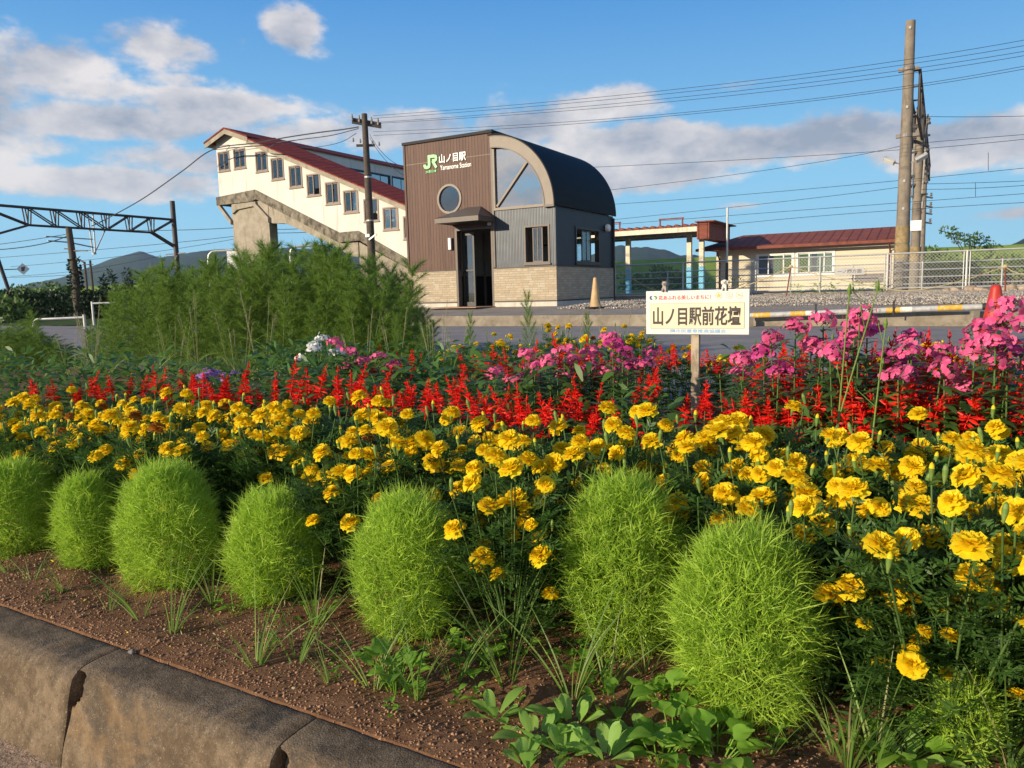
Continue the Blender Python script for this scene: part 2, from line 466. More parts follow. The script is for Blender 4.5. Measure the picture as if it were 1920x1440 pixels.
    b = n('ShaderNodeBsdfPrincipled', {'Base Color': c, 'Roughness': .65, 'Normal': n.bump(fr, .4, .012)})
    n.nt.links.new(b.outputs[0], out.inputs[0])
    # --- weathered concretes
    def concrete(name, a, bcol, dark, stretch=(1, 1, .3), sc=1.6, dk=(.5, .72)):
        m, n, out = newmat(name); co = obj_co(n)
        c = n.mix(n.step(n.noise(co, sc * 2, 7, .65), .32, .7), a, bcol)
        c = n.mix(n.math('MULTIPLY', n.step(n.noise(n.scale(co, stretch), sc * 2.4, 7, .7), *dk), .85), c, dark)
        hh = n.math('ADD', n.noise(co, 28, 6, .7), n.math('MULTIPLY', n.noise(co, 90, 3, .6), .5))
        b = n('ShaderNodeBsdfPrincipled', {'Base Color': c, 'Roughness': .88, 'Normal': n.bump(hh, .35, .02), 'Specular IOR Level': .25})
        n.nt.links.new(b.outputs[0], out.inputs[0])
    concrete('pale_concrete', (.30, .26, .20), (.40, .345, .27), (.19, .16, .12))
    concrete('stained_concrete', (.17, .145, .11), (.30, .26, .20), (.055, .047, .037), (1, 1, .6), 1.8, (.42, .66))
    concrete('plinth_concrete', (.50, .46, .39), (.60, .56, .48), (.33, .29, .23))
    concrete('pole_concrete', (.20, .165, .13), (.27, .225, .175), (.12, .10, .08), (1, 1, .2), 2.5)
    concrete('low_wall_concrete', (.20, .165, .125), (.31, .265, .205), (.10, .085, .065), (.6, .6, 1.2), 1.8)
    # --- kerb stone: fine aggregate, dark bloom on the shoulder, rusty soil stain
    m, n, out = newmat('kerb_concrete'); co = obj_co(n); x, y, z = n.sep(co)
    nz = n.noise(co, 11, 8, .72)
    c = n.mix(n.step(nz, .36, .64), (.095, .066, .040), (.205, .148, .094))
    sp = n.noise(co, 150, 4, .7)
    c = n.mix(n.math('MULTIPLY', n.step(sp, .56, .66), .7), c, (.07, .055, .042)); c = n.mix(n.math('MULTIPLY', n.step(sp, .40, .30), .6), c, (.42, .35, .26))
    c = n.mix(n.math('MULTIPLY', n.step(n.noise(co, 6.0, 7, .7), .50, .64), .8), c, (.058, .048, .038))
    c = n.mix(n.math('MULTIPLY', n.step(n.noise(n.scale(co, (1, 1, 1.6)), 4.2, 7, .7), .54, .66), .42), c, (.25, .155, .075))
    vor = n('ShaderNodeTexVoronoi', {'Vector': co, 'Scale': 260.0}, feature='F1')
    c = n.mix(n.math('MULTIPLY', n.step(vor.outputs[0], .34, .12), n.math('MULTIPLY', n.step(n.noise(co, 45, 3, .6), .45, .62), .6)), c, (.40, .33, .25))
    hh = n.math('ADD', n.noise(co, 70, 7, .75), n.math('MULTIPLY', vor.outputs[0], -.5))
    hh = n.math('ADD', hh, n.math('MULTIPLY', n.noise(co, 230, 3, .6), .8))
    b = n('ShaderNodeBsdfPrincipled', {'Base Color': c, 'Roughness': .9, 'Normal': n.bump(hh, .45, .004), 'Specular IOR Level': .2})
    n.nt.links.new(b.outputs[0], out.inputs[0])
    # --- soil, asphalt, gravel, levee grass, forest
    def ground(name, a, bcol, c3, s1, s2, bsc, bst, bdist, third=(.6, .7)):
        m, n, out = newmat(name); co = obj_co(n)
        c = n.mix(n.step(n.noise(co, s1, 8, .7), .3, .7), a, bcol)
        c = n.mix(n.step(n.noise(co, s2, 5, .65), *third), c, c3)
        b = n('ShaderNodeBsdfPrincipled', {'Base Color': c, 'Roughness': .93, 'Normal': n.bump(n.noise(co, bsc, 6, .7), bst, bdist), 'Specular IOR Level': .15})
        n.nt.links.new(b.outputs[0], out.inputs[0])
    ground('soil', (.125, .060, .030), (.225, .118, .062), (.31, .18, .10), 14, 160, 120, .8, .008)
    ground('asphalt', (.25, .215, .18), (.34, .295, .25), (.40, .35, .30), 1.1, 60, 140, .5, .006, (.6, .75))
    ground('road_asphalt', (.23, .205, .185), (.31, .28, .255), (.35, .32, .29), .9, 70, 140, .5, .006, (.6, .75))
    ground('gravel', (.22, .185, .15), (.36, .31, .26), (.52, .46, .39), 26, 60, 40, 1.0, .05, (.55, .65))
    ground('levee_grass', (.175, .26, .040), (.25, .335, .060), (.30, .345, .085), .35, 2.2, 9, .4, .05)
    ground('rough_grass', (.030, .055, .014), (.070, .105, .025), (.10, .12, .04), .8, 3, 12, .8, .1)
    ground('forest', (.014, .032, .013), (.030, .055, .020), (.05, .075, .028), .016, .05, .03, 1.0, 8.0)
    # --- plain paints and metals
    plain('trim_brown', (.115, .086, .068), .5, var=.1)
    plain('window_bronze', (.20, .135, .10), .45, var=.1)
    plain('arch_panel', (.24, .195, .155), .55, var=.1, scale=3)
    plain('dark_frame', (.035, .028, .024), .45, var=.1)
    plain('black_trim', (.03, .028, .027), .8, var=.1)
    plain('awning_slate', (.10, .082, .072), .5, var=.15)
    plain('interior_white', (.62, .58, .52), .8, var=.05)
    plain('interior_dark', (.06, .045, .038), .7, var=.1)
    plain('notice_paper', (.42, .41, .40), .6, var=.1)
    plain('lamp_white', (.78, .76, .70), .35, var=.04)
    plain('sign_white', (.66, .635, .585), .5, var=.03, scale=3)
    plain('sign_cream', (.66, .60, .42), .5, var=.04, scale=3)
    plain('olive_line', (.35, .33, .14), .5, var=.1)
    plain('ink_black', (.030, .018, .014), .5, var=.05)
    plain('ink_red', (.55, .045, .06), .5, var=.05)
    plain('ink_blue', (.16, .38, .66), .5, var=.05)
    plain('ink_navy', (.03, .06, .22), .5, var=.05)
    plain('ink_green', (.06, .22, .10), .5, var=.05)
    plain('ink_gold', (.50, .42, .10), .5, var=.05)
    plain('ink_grey', (.45, .44, .36), .5, var=.05)
    plain('letter_white', (.86, .84, .80), .4, var=.02)
    plain('letter_green', (.16, .56, .17), .4, var=.03)
    plain('letter_dark', (.12, .12, .13), .5, var=.03)
    plain('post_timber', (.38, .30, .21), .75, var=.35, scale=14, dirt=(.22, .17, .12))
    plain('galvanised', (.50, .50, .48), .45, .4, var=.12)
    plain('dull_steel', (.22, .19, .17), .6, .3, var=.2)
    plain('dark_steel', (.075, .062, .055), .6, .3, var=.2)
    plain('timber_pole', (.085, .065, .050), .8, var=.3, scale=10)
    plain('rust_red', (.20, .055, .035), .75, var=.3)
    plain('wire_black', (.020, .020, .022), .6, var=.05)
    plain('wire_grey', (.10, .10, .11), .6, var=.05)
    plain('insulator', (.30, .29, .27), .35, var=.05)
    plain('cone_sand', (.50, .33, .16), .6, var=.2, dirt=(.30, .20, .11))
    plain('cone_red', (.42, .028, .018), .5, var=.2, scale=9, dirt=(.50, .12, .08))
    plain('bar_grey', (.42, .41, .39), .55, var=.2, dirt=(.22, .20, .17), scale=12)
    plain('bar_yellow', (.62, .36, .05), .55, var=.2, scale=14, dirt=(.60, .55, .45))
    plain('bar_white', (.72, .68, .60), .5, var=.1, scale=14, dirt=(.60, .40, .12))
    plain('rubber', (.025, .025, .027), .6, var=.1)
    plain('rope_straw', (.46, .38, .20), .8, var=.2)
    plain('post_cream', (.66, .60, .46), .6, var=.12, dirt=(.40, .34, .25))
    plain('post_blue', (.16, .50, .72), .5, var=.12, scale=8)
    plain('pole_yellow', (.30, .215, .10), .8, var=.3, dirt=(.24, .19, .13), scale=9)
    plain('window_blue', (.022, .045, .085), .4, var=.1)
    plain('river_stone', (.36, .27, .19), .8, var=.3, scale=9, bump=.3)
    plain('bark', (.10, .075, .05), .9, var=.35, scale=12)
    plain('bark_pale', (.26, .21, .15), .9, var=.3, scale=14)
    plain('fur_grey', (.42, .36, .31), .9, var=.2, scale=60)
    plain('fur_white', (.76, .70, .62), .9, var=.1, scale=60)
    plain('fur_dark', (.16, .12, .10), .9, var=.2, scale=60)
    plain('eye_black', (.015, .012, .012), .2, var=.0)
    plain('pebble', (.16, .155, .15), .8, var=.3, scale=60)
    plain('crumb', (.34, .19, .105), .95, var=.5, scale=25)
    plain('gravel_stone', (.44, .38, .31), .9, var=.6, scale=9)
    plain('front_gravel', (.36, .25, .165), .95, var=.4, scale=70, bump=.8, bscale=120)
    # --- glass: some reflection of the sky, the room dim behind it
    def glass(name, refl, tint=(.75, .82, .86), rough=.02):
        m, n, out = newmat(name)
        g = n('ShaderNodeBsdfGlossy', {'Color': (.95, .95, .95, 1), 'Roughness': rough})
        t = n('ShaderNodeBsdfTransparent', {'Color': (*tint, 1)})
        fr = n('ShaderNodeFresnel', {'IOR': 1.5}).outputs[0]
        f = n.math('ADD', n.math('MULTIPLY', fr, 1.0), refl, clamp=True)
        mx = n('ShaderNodeMixShader', {0: f, 1: t.outputs[0], 2: g.outputs[0]})
        n.nt.links.new(mx.outputs[0], out.inputs[0])
    glass('window_glass', .10)
    glass('coated_glass', .52, (.6, .62, .62))
    glass('blue_glass', .35, (.25, .32, .42))
    # --- chain-link netting: woven wire, open between the strands
    m, n, out = newmat('chain_link'); co = obj_co(n); x, y, z = n.sep(co)
    def strand(sgn):
        f = n.math('FRACT', n.math('DIVIDE', n.math('ADD', x, n.math('MULTIPLY', z, sgn)), .095))
        return n.math('LESS_THAN', f, .10)
    k = n.math('MAXIMUM', strand(1.0), strand(-1.0))
    pb = n('ShaderNodeBsdfPrincipled', {'Base Color': (.36, .36, .35, 1), 'Roughness': .5, 'Metallic': .4})
    tr = n('ShaderNodeBsdfTransparent')
    mx = n('ShaderNodeMixShader', {0: k, 1: tr.outputs[0], 2: pb.outputs[0]})
    n.nt.links.new(mx.outputs[0], out.inputs[0])
    # --- foliage and petals
    leafmat('kochia_leaf', (.29, .45, .040), (.53, .70, .095), .42, tcol=(.55, .78, .085))
    leafmat('kochia_stem', (.20, .28, .05), (.30, .36, .08), .2)
    leafmat('marigold_leaf', (.042, .100, .018), (.100, .195, .040), .36, .45)
    leafmat('marigold_stem', (.07, .14, .03), (.14, .22, .06), .25)
    leafmat('marigold_petal', (.96, .66, .008), (1.0, .83, .026), .45, .55, (1.0, .82, .02))
    leafmat('marigold_withered', (.40, .12, .012), (.62, .26, .02), .25, .7)
    leafmat('calyx_green', (.15, .26, .05), (.24, .34, .08), .3)
    leafmat('salvia_leaf', (.042, .105, .022), (.100, .205, .042), .36, .45)
    leafmat('salvia_petal', (.78, .010, .010), (1.0, .045, .022), .36, .5, (1.0, .05, .015))
    leafmat('phlox_leaf', (.050, .110, .025), (.115, .210, .046), .34, .45)
    leafmat('phlox_pink', (.80, .075, .25), (.92, .22, .40), .36, .6)
    leafmat('phlox_magenta', (.46, .025, .17), (.68, .08, .31), .34, .6)
    leafmat('phlox_white', (.78, .76, .70), (.86, .84, .80), .32, .6)
    leafmat('phlox_violet', (.38, .14, .46), (.56, .28, .60), .32, .6)
    leafmat('cosmos_leaf', (.075, .155, .020), (.235, .350, .052), .40)
    leafmat('cosmos_stem', (.10, .17, .04), (.17, .25, .07), .1)
    leafmat('grass_blade', (.120, .220, .040), (.250, .370, .070), .42, dry=(.46, .42, .2))
    leafmat('grass_straw', (.34, .32, .16), (.50, .46, .26), .3)
    leafmat('weed_leaf', (.16, .33, .035), (.29, .48, .065), .42, .45)
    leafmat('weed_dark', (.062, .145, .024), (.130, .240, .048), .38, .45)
    leafmat('rosette_leaf', (.21, .39, .062), (.36, .56, .12), .44, .5)
    leafmat('clover_leaf', (.075, .100, .035), (.150, .140, .060), .3, .55)
    leafmat('shrub_leaf', (.060, .115, .025), (.130, .200, .042), .3)
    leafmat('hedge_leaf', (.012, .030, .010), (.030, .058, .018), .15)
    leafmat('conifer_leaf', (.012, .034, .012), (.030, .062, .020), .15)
    leafmat('kudzu_leaf', (.120, .200, .035), (.230, .300, .060), .3)
make_materials()

# ------------------------------------------------------------------ the setting
def soil_z(t, w):
    return np.interp(w, [.967, .972, 1.02, 1.7, 2.6, 4.6, 4.95, 4.97], [-.03, .003, .009, .020, .03, .045, .062, -.05]) + .034 * fbm2(t + 50, w + 50, 3, 5, 7.0) * np.clip((w - .97) / .25, .12, 1)
def sheet(name, t0, t1, nt, prof, mat, amp=0.0, sc=1.0, seed=1, sub=1):
    """ground sheet: profile (w, z) across the tracks, run from t0 to t1 along them"""
    ws, zs = [], []
    for (wa, za), (wb, zb) in zip(prof, prof[1:]):
        for k in range(sub): ws.append(wa + (wb - wa) * k / sub); zs.append(za + (zb - za) * k / sub)
    ws.append(prof[-1][0]); zs.append(prof[-1][1])
    tt, ww = np.meshgrid(np.linspace(t0, t1, nt + 1), np.array(ws), indexing='ij')
    zz = np.broadcast_to(np.array(zs), tt.shape) + (amp * fbm2(tt + 50, ww + 50, seed, 5, sc) if amp else 0)
    if name == 'soil': zz = soil_z(tt, ww)
    co = np.stack([tt * U.x + ww * V.x, tt * U.y + ww * V.y, zz], -1).reshape(-1, 3)
    k = len(ws); i = (np.arange(nt)[:, None] * k + np.arange(k - 1)[None]).ravel()
    me = np_mesh(name, co, np.stack([i, i + 1, i + k + 1, i + k], -1), mat, smooth=True)
    return tag(mobj(name, me), kind='structure')

def build_setting():
    b = B(); n = 48; R = 6000
    b.add([(R * math.cos(2 * math.pi * k / n), R * math.sin(2 * math.pi * k / n), -.5) for k in range(n)], [tuple(range(n))])
    tag(b.build('ground', 'rough_grass'), kind='structure')
    sheet('pavement', -30, 40, 10, [(-12, -.205), (.84, -.205)], 'front_gravel')
    # bed of soil: fine where one looks at it closely
    sheet('soil', -3.5, 16, 500, [(.967, -.03), (.972, .003), (1.02, .003), (1.7, .015), (2.6, .03), (4.6, .03), (4.95, .05), (4.97, -.05)], 'soil', .03, 7.0, 3, 26)
    sheet('road', -40, 90, 20, [(4.85, .045), (14.3, .055)], 'road_asphalt')
    sheet('forecourt', -40, 13.9, 8, [(14.44, .285), (17.5, .40), (24.4, .44)], 'asphalt')
    sheet('gravel', -14, 8.2, 60, [(15.5, .28), (15.9, .36), (18, .455), (20, .47), (24.22, .49)], 'gravel', .05, 3.0, 5, 6)
    sheet('verge', 13.9, 120, 40, [(14.0, .02), (15.5, .12), (24.4, .16), (40, .25)], 'rough_grass', .12, .8, 7, 5)
    sheet('track_bed', -60, 13.9, 12, [(24.62, .46), (26.5, .5), (46, .5)], 'gravel')
    sheet('levee', -200, 500, 160, [(44, .3), (52, .9), (58, 2.55), (60, 3.05), (64, 3.1), (80, .2)], 'levee_grass', .25, .25, 9, 4)
    path = B().box(-3.5, -1.0, 0, -1.85, -.02, .018)
    tag(path.build('path', plain('entrance_path', (.42, .27, .18), .8, var=.2), loc=P(8.7, 17.49, .405), rot=(0, 0, RZ)), kind='structure')
    # far wooded ridges
    for nm, Y, pts, seed in (('mountain', 1700.0, [(-500, 560), (-200, 552), (0, 544), (30, 537), (60, 528), (110, 519), (150, 505), (190, 490), (230, 479), (265, 473), (300, 480), (335, 475), (400, 471), (440, 468), (520, 466), (600, 463), (650, 468), (700, 476), (760, 490), (850, 512), (980, 540)], 3),
                             ('mountain', 1500.0, [(980, 520), (1060, 495), (1110, 474), (1150, 463), (1165, 460), (1185, 464), (1215, 463), (1245, 468), (1275, 478), (1300, 475), (1340, 489), (1420, 505), (1500, 512), (1620, 520)], 8),
                             ('hill', 900.0, [(1560, 520), (1640, 490), (1690, 470), (1735, 464), (1760, 470), (1800, 470), (1840, 459), (1865, 455), (1890, 456), (1920, 446), (1990, 432), (2100, 440), (2300, 480)], 15)):
        px = np.linspace(pts[0][0], pts[-1][0], 170)
        py = np.interp(px, [p[0] for p in pts], [p[1] for p in pts])
        rows = np.concatenate([np.linspace(0, 1, 15), [1.25, 1.6]])
        co = []
        for x, y in zip(px, py):
            top = at(x, y + 4, Y=Y)
            for r in rows:
                k = .72 + .28 * r
                h = top.z * (math.sin(min(r, 1) * math.pi / 2) ** .9 if r <= 1 else max(0, 1 - (r - 1) * 1.8))
                co.append((top.x * k, Y * k, h))
        co = np.array(co)
        amp = Y * .007
        co[:, 2] += amp * (fbm2(co[:, 0] / Y * 14 + 40, co[:, 1] / Y * 14 + 40, seed, 6, 1.5)) * np.clip(co[:, 2] / (Y * .03), 0, 1)
        k = len(rows); i = (np.arange(len(px) - 1)[:, None] * k + np.arange(k - 1)[None]).ravel()
        tag(mobj(nm, np_mesh(nm, co, np.stack([i, i + k, i + k + 1, i + 1], -1), 'forest', smooth=True)), kind='structure')
build_setting()

# ------------------------------------------------------------------ station building
def rect(x0, z0, x1, z1): return [(x0, z0), (x1, z0), (x1, z1), (x0, z1)]
def circle(cx, cz, rx, rz, n=40, a0=0, a1=360): return [(cx + rx * math.cos(rad(a0 + (a1 - a0) * k / n)), cz + rz * math.sin(rad(a0 + (a1 - a0) * k / n))) for k in range(n if a1 - a0 == 360 else n + 1)]

def window(parent, x0, z0, x1, z1, y, fm, gm, fr=.05, depth=.08, sashes=None, mid=True, sill=True, side=False, name='window'):
    """frame part with its panes as sub-parts; side: the window lies in the y,z plane at x=y0"""
    F = (lambda a, d, z: (a, d, z)) if not side else (lambda a, d, z: (d, a, z))
    def bx(b, a0, d0, zz0, a1, d1, zz1):
        p, q = F(a0, d0, zz0), F(a1, d1, zz1)
        return b.box(min(p[0], q[0]), min(p[1], q[1]), zz0, max(p[0], q[0]), max(p[1], q[1]), zz1)
    out = -1 if not side else 1
    d0, d1 = y + out * .022, y - out * depth
    b = B()
    bx(b, x0 - .005, d0, z0, x0 + fr, d1, z1); bx(b, x1 - fr, d0, z0, x1 + .005, d1, z1)
    bx(b, x0 + fr, d0, z1 - fr, x1 - fr, d1, z1); bx(b, x0 + fr, d0, z0, x1 - fr, d1, z0 + fr)
    if sill: bx(b, x0 - .03, y + out * .05, z0 - .035, x1 + .03, y, z0 - .001)
    k = 0
    for s0, s1, off, muntin in (sashes or ((0, .52, .0, False), (.48, 1, .025, False))):
        a, c = x0 + fr + (x1 - x0 - 2 * fr) * s0, x0 + fr + (x1 - x0 - 2 * fr) * s1
        e0, e1 = y - out * (.012 + off), y - out * (.034 + off); w = fr * .7
        bx(b, a, e0, z0 + fr, a + w, e1, z1 - fr); bx(b, c - w, e0, z0 + fr, c, e1, z1 - fr)
        bx(b, a + w, e0, z1 - fr - w, c - w, e1, z1 - fr); bx(b, a + w, e0, z0 + fr, c - w, e1, z0 + fr + w)
        if muntin: bx(b, (a + c) / 2 - .012, e0, z0 + fr + w, (a + c) / 2 + .012, e1, z1 - fr - w)
    f = b.build(name, fm, parent)
    for s0, s1, off, muntin in (sashes or ((0, .52, .0, False), (.48, 1, .025, False))):
        a, c = x0 + fr + (x1 - x0 - 2 * fr) * s0, x0 + fr + (x1 - x0 - 2 * fr) * s1
        e = y - out * (.023 + off)
        p = B(); bx(p, a + .01, e - .002, z0 + fr + .01, c - .01, e + .002, z1 - fr - .01)
        p.build('pane', gm, f)
    return f

def stroke(b, pts, w, y0, y1, mi=0):
    """thick pen stroke in the x,z plane"""
    pts = [Vector((p[0], p[1])) for p in pts]; L, R = [], []
    for i, p in enumerate(pts):
        a = (pts[i] - pts[i - 1]).normalized() if i else None
        c = (pts[i + 1] - pts[i]).normalized() if i < len(pts) - 1 else None
        if a is None: d = c; k = 1
        elif c is None: d = a; k = 1
        else: d = (a + c).normalized(); k = 1 / max(.5, d.dot(a))
        nrm = Vector((-d.y, d.x)) * (w / 2 * k)
        L.append(p + nrm); R.append(p - nrm)
    for i in range(len(pts) - 1):
        b.prism([tuple(R[i]), tuple(R[i + 1]), tuple(L[i + 1]), tuple(L[i])], y0, y1, mi)

def build_station():
    S = thing('station_building', 'small station house with brown plank front, ribbed grey bay and black quarter-round roof', 'station building', P(8.70, 17.49, .40), RZ)
    XL, XD = -4.73, -1.83
    rw = circle(-3.235, 2.985, .365, .365, 36)
    # brown half
    b = B()
    b.plate([(XL, 1.045), (-3.02, 1.045), (-3.02, 2.10), (-1.92, 2.10), (-1.92, 1.045), (XD, 1.045), (XD, 4.58), (XL, 4.58)], [rw], 0, .15)
    b.plate([(.15, 1.045), (3.9, 1.045), (3.9, 4.58), (.15, 4.58)], [], XL, XL + .15, axis='x')
    b.plate([(.12, 2.4), (3.9, 2.4), (3.9, 4.58), (.12, 4.58)], [], XD - .13, XD - .002, axis='x')
    b.build('brown_wall', 'brown_siding', S)
    B().box(XL, -.004, 4.035, XD - .02, .01, 4.046).build('joint_strip', 'arch_panel', S)
    b = B().box(XL - .05, -.05, 4.582, XD + .04, 3.96, 4.66); b.build('roof_cap', 'black_trim', S, bevel=.008)
    B().box(XL - .03, -.025, 1.06, XL + .03, .02, 4.58).build('corner_trim', 'brown_siding', S)
    # ribbed grey bay
    b = B(); b.plate([(XD, 1.045), (-.0, 1.045), (0, 2.555), (XD, 2.555)], [rect(-.91, 1.11, -.16, 2.10)], .0, .15)
    b.build('ribbed_wall', 'ribbed_siding', S)
    b = B().box(-.075, -.02, 1.06, .022, .075, 2.60); b.build('corner_post', 'ribbed_siding', S)
    b = B().box(XD - .035, -.03, 1.06, XD + .03, .02, 4.55); b.build('division_trim', 'trim_brown', S)
    # shaded flank
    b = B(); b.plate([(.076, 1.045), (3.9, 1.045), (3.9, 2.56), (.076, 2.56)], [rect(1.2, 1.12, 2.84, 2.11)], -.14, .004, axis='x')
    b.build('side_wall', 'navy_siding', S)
    # stone and plinth
    b = B()
    b.box(XL - .02, -.03, .16, -3.085, .12, 1.02); b.box(-1.855, -.03, .16, .03, .12, 1.02)
    b.box(-.12, .12, .16, .03, 3.92, 1.02); b.box(XL - .02, .12, .16, XL + .13, 3.92, 1.02)
    b.build('stone_base', 'stone_cladding', S)
    for z0, z1 in ((1.02, 1.046), (.125, .16)):
        for bx in ((XL - .03, -.045, -3.085, .12), (-1.855, -.045, .045, .12), (-.12, .12, .045, 3.93)):
            B().box(bx[0], bx[1], z0, bx[2], bx[3], z1).build('base_trim', 'dark_steel', S)
    b = B(); b.box(XL - .02, -.028, -.15, -3.06, .12, .125); b.box(-1.88, -.028, -.15, .028, .12, .125); b.box(-.12, .12, -.15, .028, 3.92, .125); b.box(XL - .01, .12, -.15, XL + .14, 3.9, .125)
    b.build('plinth', 'plinth_concrete', S)
    # quarter-round gable: fascia ring, beam, glass, roof shell
    cx, cz = XD, 2.56
    ring = circle(cx, cz, 1.85, 1.91, 32, 0, 90) + circle(cx, cz, 1.585, 1.63, 32, 0, 90)[::-1]
    b = B(); b.plate(ring, [], -.10, .10); b.build('arch_fascia', 'arch_panel', S)
    b = B(); b.prism(circle(cx, cz, 1.872, 1.932, 32, 0, 90) + circle(cx, cz, 1.851, 1.911, 32, 0, 90)[::-1], -.115, .02)
    b.prism(circle(cx, cz, 1.60, 1.645, 32, 0, 90) + circle(cx, cz, 1.57, 1.615, 32, 0, 90)[::-1], -.112, .03)
    b.box(-.27, -.118, 2.53, .035, .02, 2.585)
    b.build('arch_edging', 'trim_brown', S)
    aw = B()
    aw.box(XD + .031, -.04, 2.556, -.262, .10, 2.625); aw.box(XD + .031, -.035, 2.625, XD + .085, .08, 4.17)
    ang = rad(47)
    stroke(aw, [(XD + .12, 2.66), (cx + 1.56 * math.cos(ang), cz + 1.6 * math.sin(ang))], .055, -.03, .05)
    aw.box(-.33, -.02, 2.625, -.30, .05, 2.93)
    f = aw.build('arched_window', 'arch_panel', S)
    b = B(); b.prism([(XD + .08, 2.62)] + circle(cx, cz + .0, 1.575, 1.62, 30, 2.3, 87), .03, .036); b.build('pane', 'coated_glass', f)
    b = B(); b.prism(circle(cx, cz, 1.905, 1.965, 40, 0, 91) + circle(cx, cz, 1.874, 1.934, 40, 0, 91)[::-1], -.15, 3.98)
    b.build('arched_roof', 'dark_roofing', S, smooth=True)
    # back wall, floor, inner faces
    arc = circle(cx, cz, 1.83, 1.88, 20, 0, 90)
    b = B(); b.plate([(XL + .16, -.1), (-.145, -.1), (-.145, 2.56)] + [p for p in arc[2:]] + [(XD, 4.57), (XL + .16, 4.57)], [rect(-1.45, .98, -.30, 2.10)], 3.76, 3.9)
    b.build('back_wall', 'interior_white', S)
    b = B(); b.box(XL + .17, 3.70, -.05, -1.7, 3.745, .92); b.box(XL + .17, .17, -.05, XL + .2, 3.7, .92); b.build('dado', 'interior_dark', S)
    B().box(XL + .16, .12, -.1, -.14, 3.75, .02).build('floor_slab', 'interior_dark', S)
    b = B(); b.box(XL + .151, .16, .95, XL + .17, 3.74, 4.4); b.box(XL + .16, .2, 2.62, -2.0, 3.74, 2.68); b.build('lining', 'interior_white', S)
    # openings
    window(S, -.91, 1.11, -.16, 2.10, 0, 'trim_brown', 'window_glass', .045, .1, ((.27, .72, .03, True),))
    window(S, 1.2, 1.12, 2.84, 2.11, .004, 'dark_frame', 'window_glass', .06, .1, ((.30, .72, .03, True),), side=True)
    window(S, -1.45, .98, -.30, 2.10, 3.9, 'dark_frame', 'window_glass', .05, .08, ((.0, .5, .03, False),), sill=False)
    b = B(); b.prism(circle(-3.235, 2.985, .40, .40, 36), -.025, -.0); rf = B()
    rg = circle(-3.235, 2.985, .405, .405, 36); ri = circle(-3.235, 2.985, .345, .345, 36)
    rf.plate(rg, [ri], -.028, .05); f = rf.build('round_window', 'arch_panel', S)
    b = B(); b.prism(circle(-3.235, 2.985, .35, .35, 36), .02, .026); b.build('pane', 'window_glass', f)
    # entrance
    b = B(); b.box(-3.085, -.03, 0, -3.02, .16, 2.16); b.box(-1.92, -.03, 0, -1.855, .16, 2.16); b.box(-3.02, -.03, 2.10, -1.92, .16, 2.16)
    b.box(-3.02, 1.3, 0, -2.96, 1.36, 2.1)
    dr = b.build('doorway', 'trim_brown', S)
    b = B(); b.box(-3.0, .20, .02, -2.955, .26, 2.08); b.box(-2.66, .20, .02, -2.61, .26, 2.08); b.box(-2.955, .20, 1.98, -2.66, .26, 2.08); b.box(-2.955, .20, .02, -2.66, .26, .14); b.box(-2.955, .2, 1.0, -2.66, .26, 1.04)
    d = b.build('sliding_door', 'dark_frame', S)
    B().box(-2.96, .225, .1, -2.65, .232, 2.0).build('pane', 'window_glass', d)
    nb = B(); nb.box(-2.62, 3.66, 1.22, -1.75, 3.70, 1.84); n_ = nb.build('notice_board', 'dark_frame', S)
    B().box(-2.57, 3.652, 1.27, -1.80, 3.659, 1.79).build('paper', 'notice_paper', n_)
    # hipped porch roof
    b = B()
    x0, x1, yf, ze, zr, r0, r1 = -3.20, -1.80, -.82, 2.39, 2.71, -2.68, -2.22
    b.add([(x0, yf, ze), (x1, yf, ze), (r1, -.005, zr), (r0, -.005, zr), (x0, -.005, ze), (x1, -.005, ze)], [(0, 1, 2, 3), (1, 5, 2), (4, 0, 3), (0, 4, 5, 1), (2, 5, 4, 3)])
    c = b.build('porch_roof', 'awning_slate', S)
    b = B(); b.box(x0 + .01, yf + .01, 2.26, x1 - .01, yf + .04, ze - .004); b.box(x1 - .04, yf + .04, 2.26, x1 - .01, -.005, ze - .004); b.box(x0 + .01, yf + .04, 2.26, x0 + .04, -.005, ze - .004)
    b.build('fascia', 'trim_brown', c)
    B().box(x0 + .04, yf + .04, 2.268, x1 - .04, -.03, 2.285).build('soffit', 'dark_frame', c)
    B().box(-1.98, -.09, 2.18, -1.88, -.031, 2.255).build('sensor_box', 'galvanised', S)
    # lamps
    l = B(); l.box(-3.255, -.03, 1.59, -3.165, -.001, 1.93); lm = l.build('wall_lamp', 'dark_frame', S)
    B().box(-3.275, -.10, 1.60, -3.185, -.031, 1.92).build('lamp_shade', 'lamp_white', lm, bevel=.01)
    l = B(); l.lathe([(.05, 0), (.11, .02), (.12, .07), (.10, .12), (.05, .14)], 16); l.build('round_lamp', 'lamp_white', S, loc=(.005, 3.33, 2.18), rot=(0, rad(90), 0), smooth=True)
    B().box(.005, 3.84, .02, .06, 3.9, 2.5).build('downpipe', 'dark_steel', S)
    # lettering
    mobj('lettering', text_mesh('lettering', '山ノ目駅', .235, 'letter_white', .02, bold=.012, width=.88), S, (-3.52, -.006, 3.965))
    mobj('lettering', text_mesh('lettering', 'Yamanome Station', .135, 'letter_white', .016, bold=.002, width=1.02), S, (-3.50, -.006, 3.78))
    mobj('lettering', text_mesh('lettering', 'JR東日本', .085, 'letter_green', .016, bold=.012, width=.38), S, (-4.0, -.006, 3.735))
    b = B(); w = .085; ox, oz = -4.05, 3.86
    k_ = .86
    J = [(0, .125), (0, .09), (.02, .055), (.06, .043), (.12, .043), (.165, .058), (.18, .10), (.18, .325), (.22, .325), (.40, .325)]
    stroke(b, [(ox + (x + .04) * k_, oz + z) for x, z in J], w, -.03, -.006)
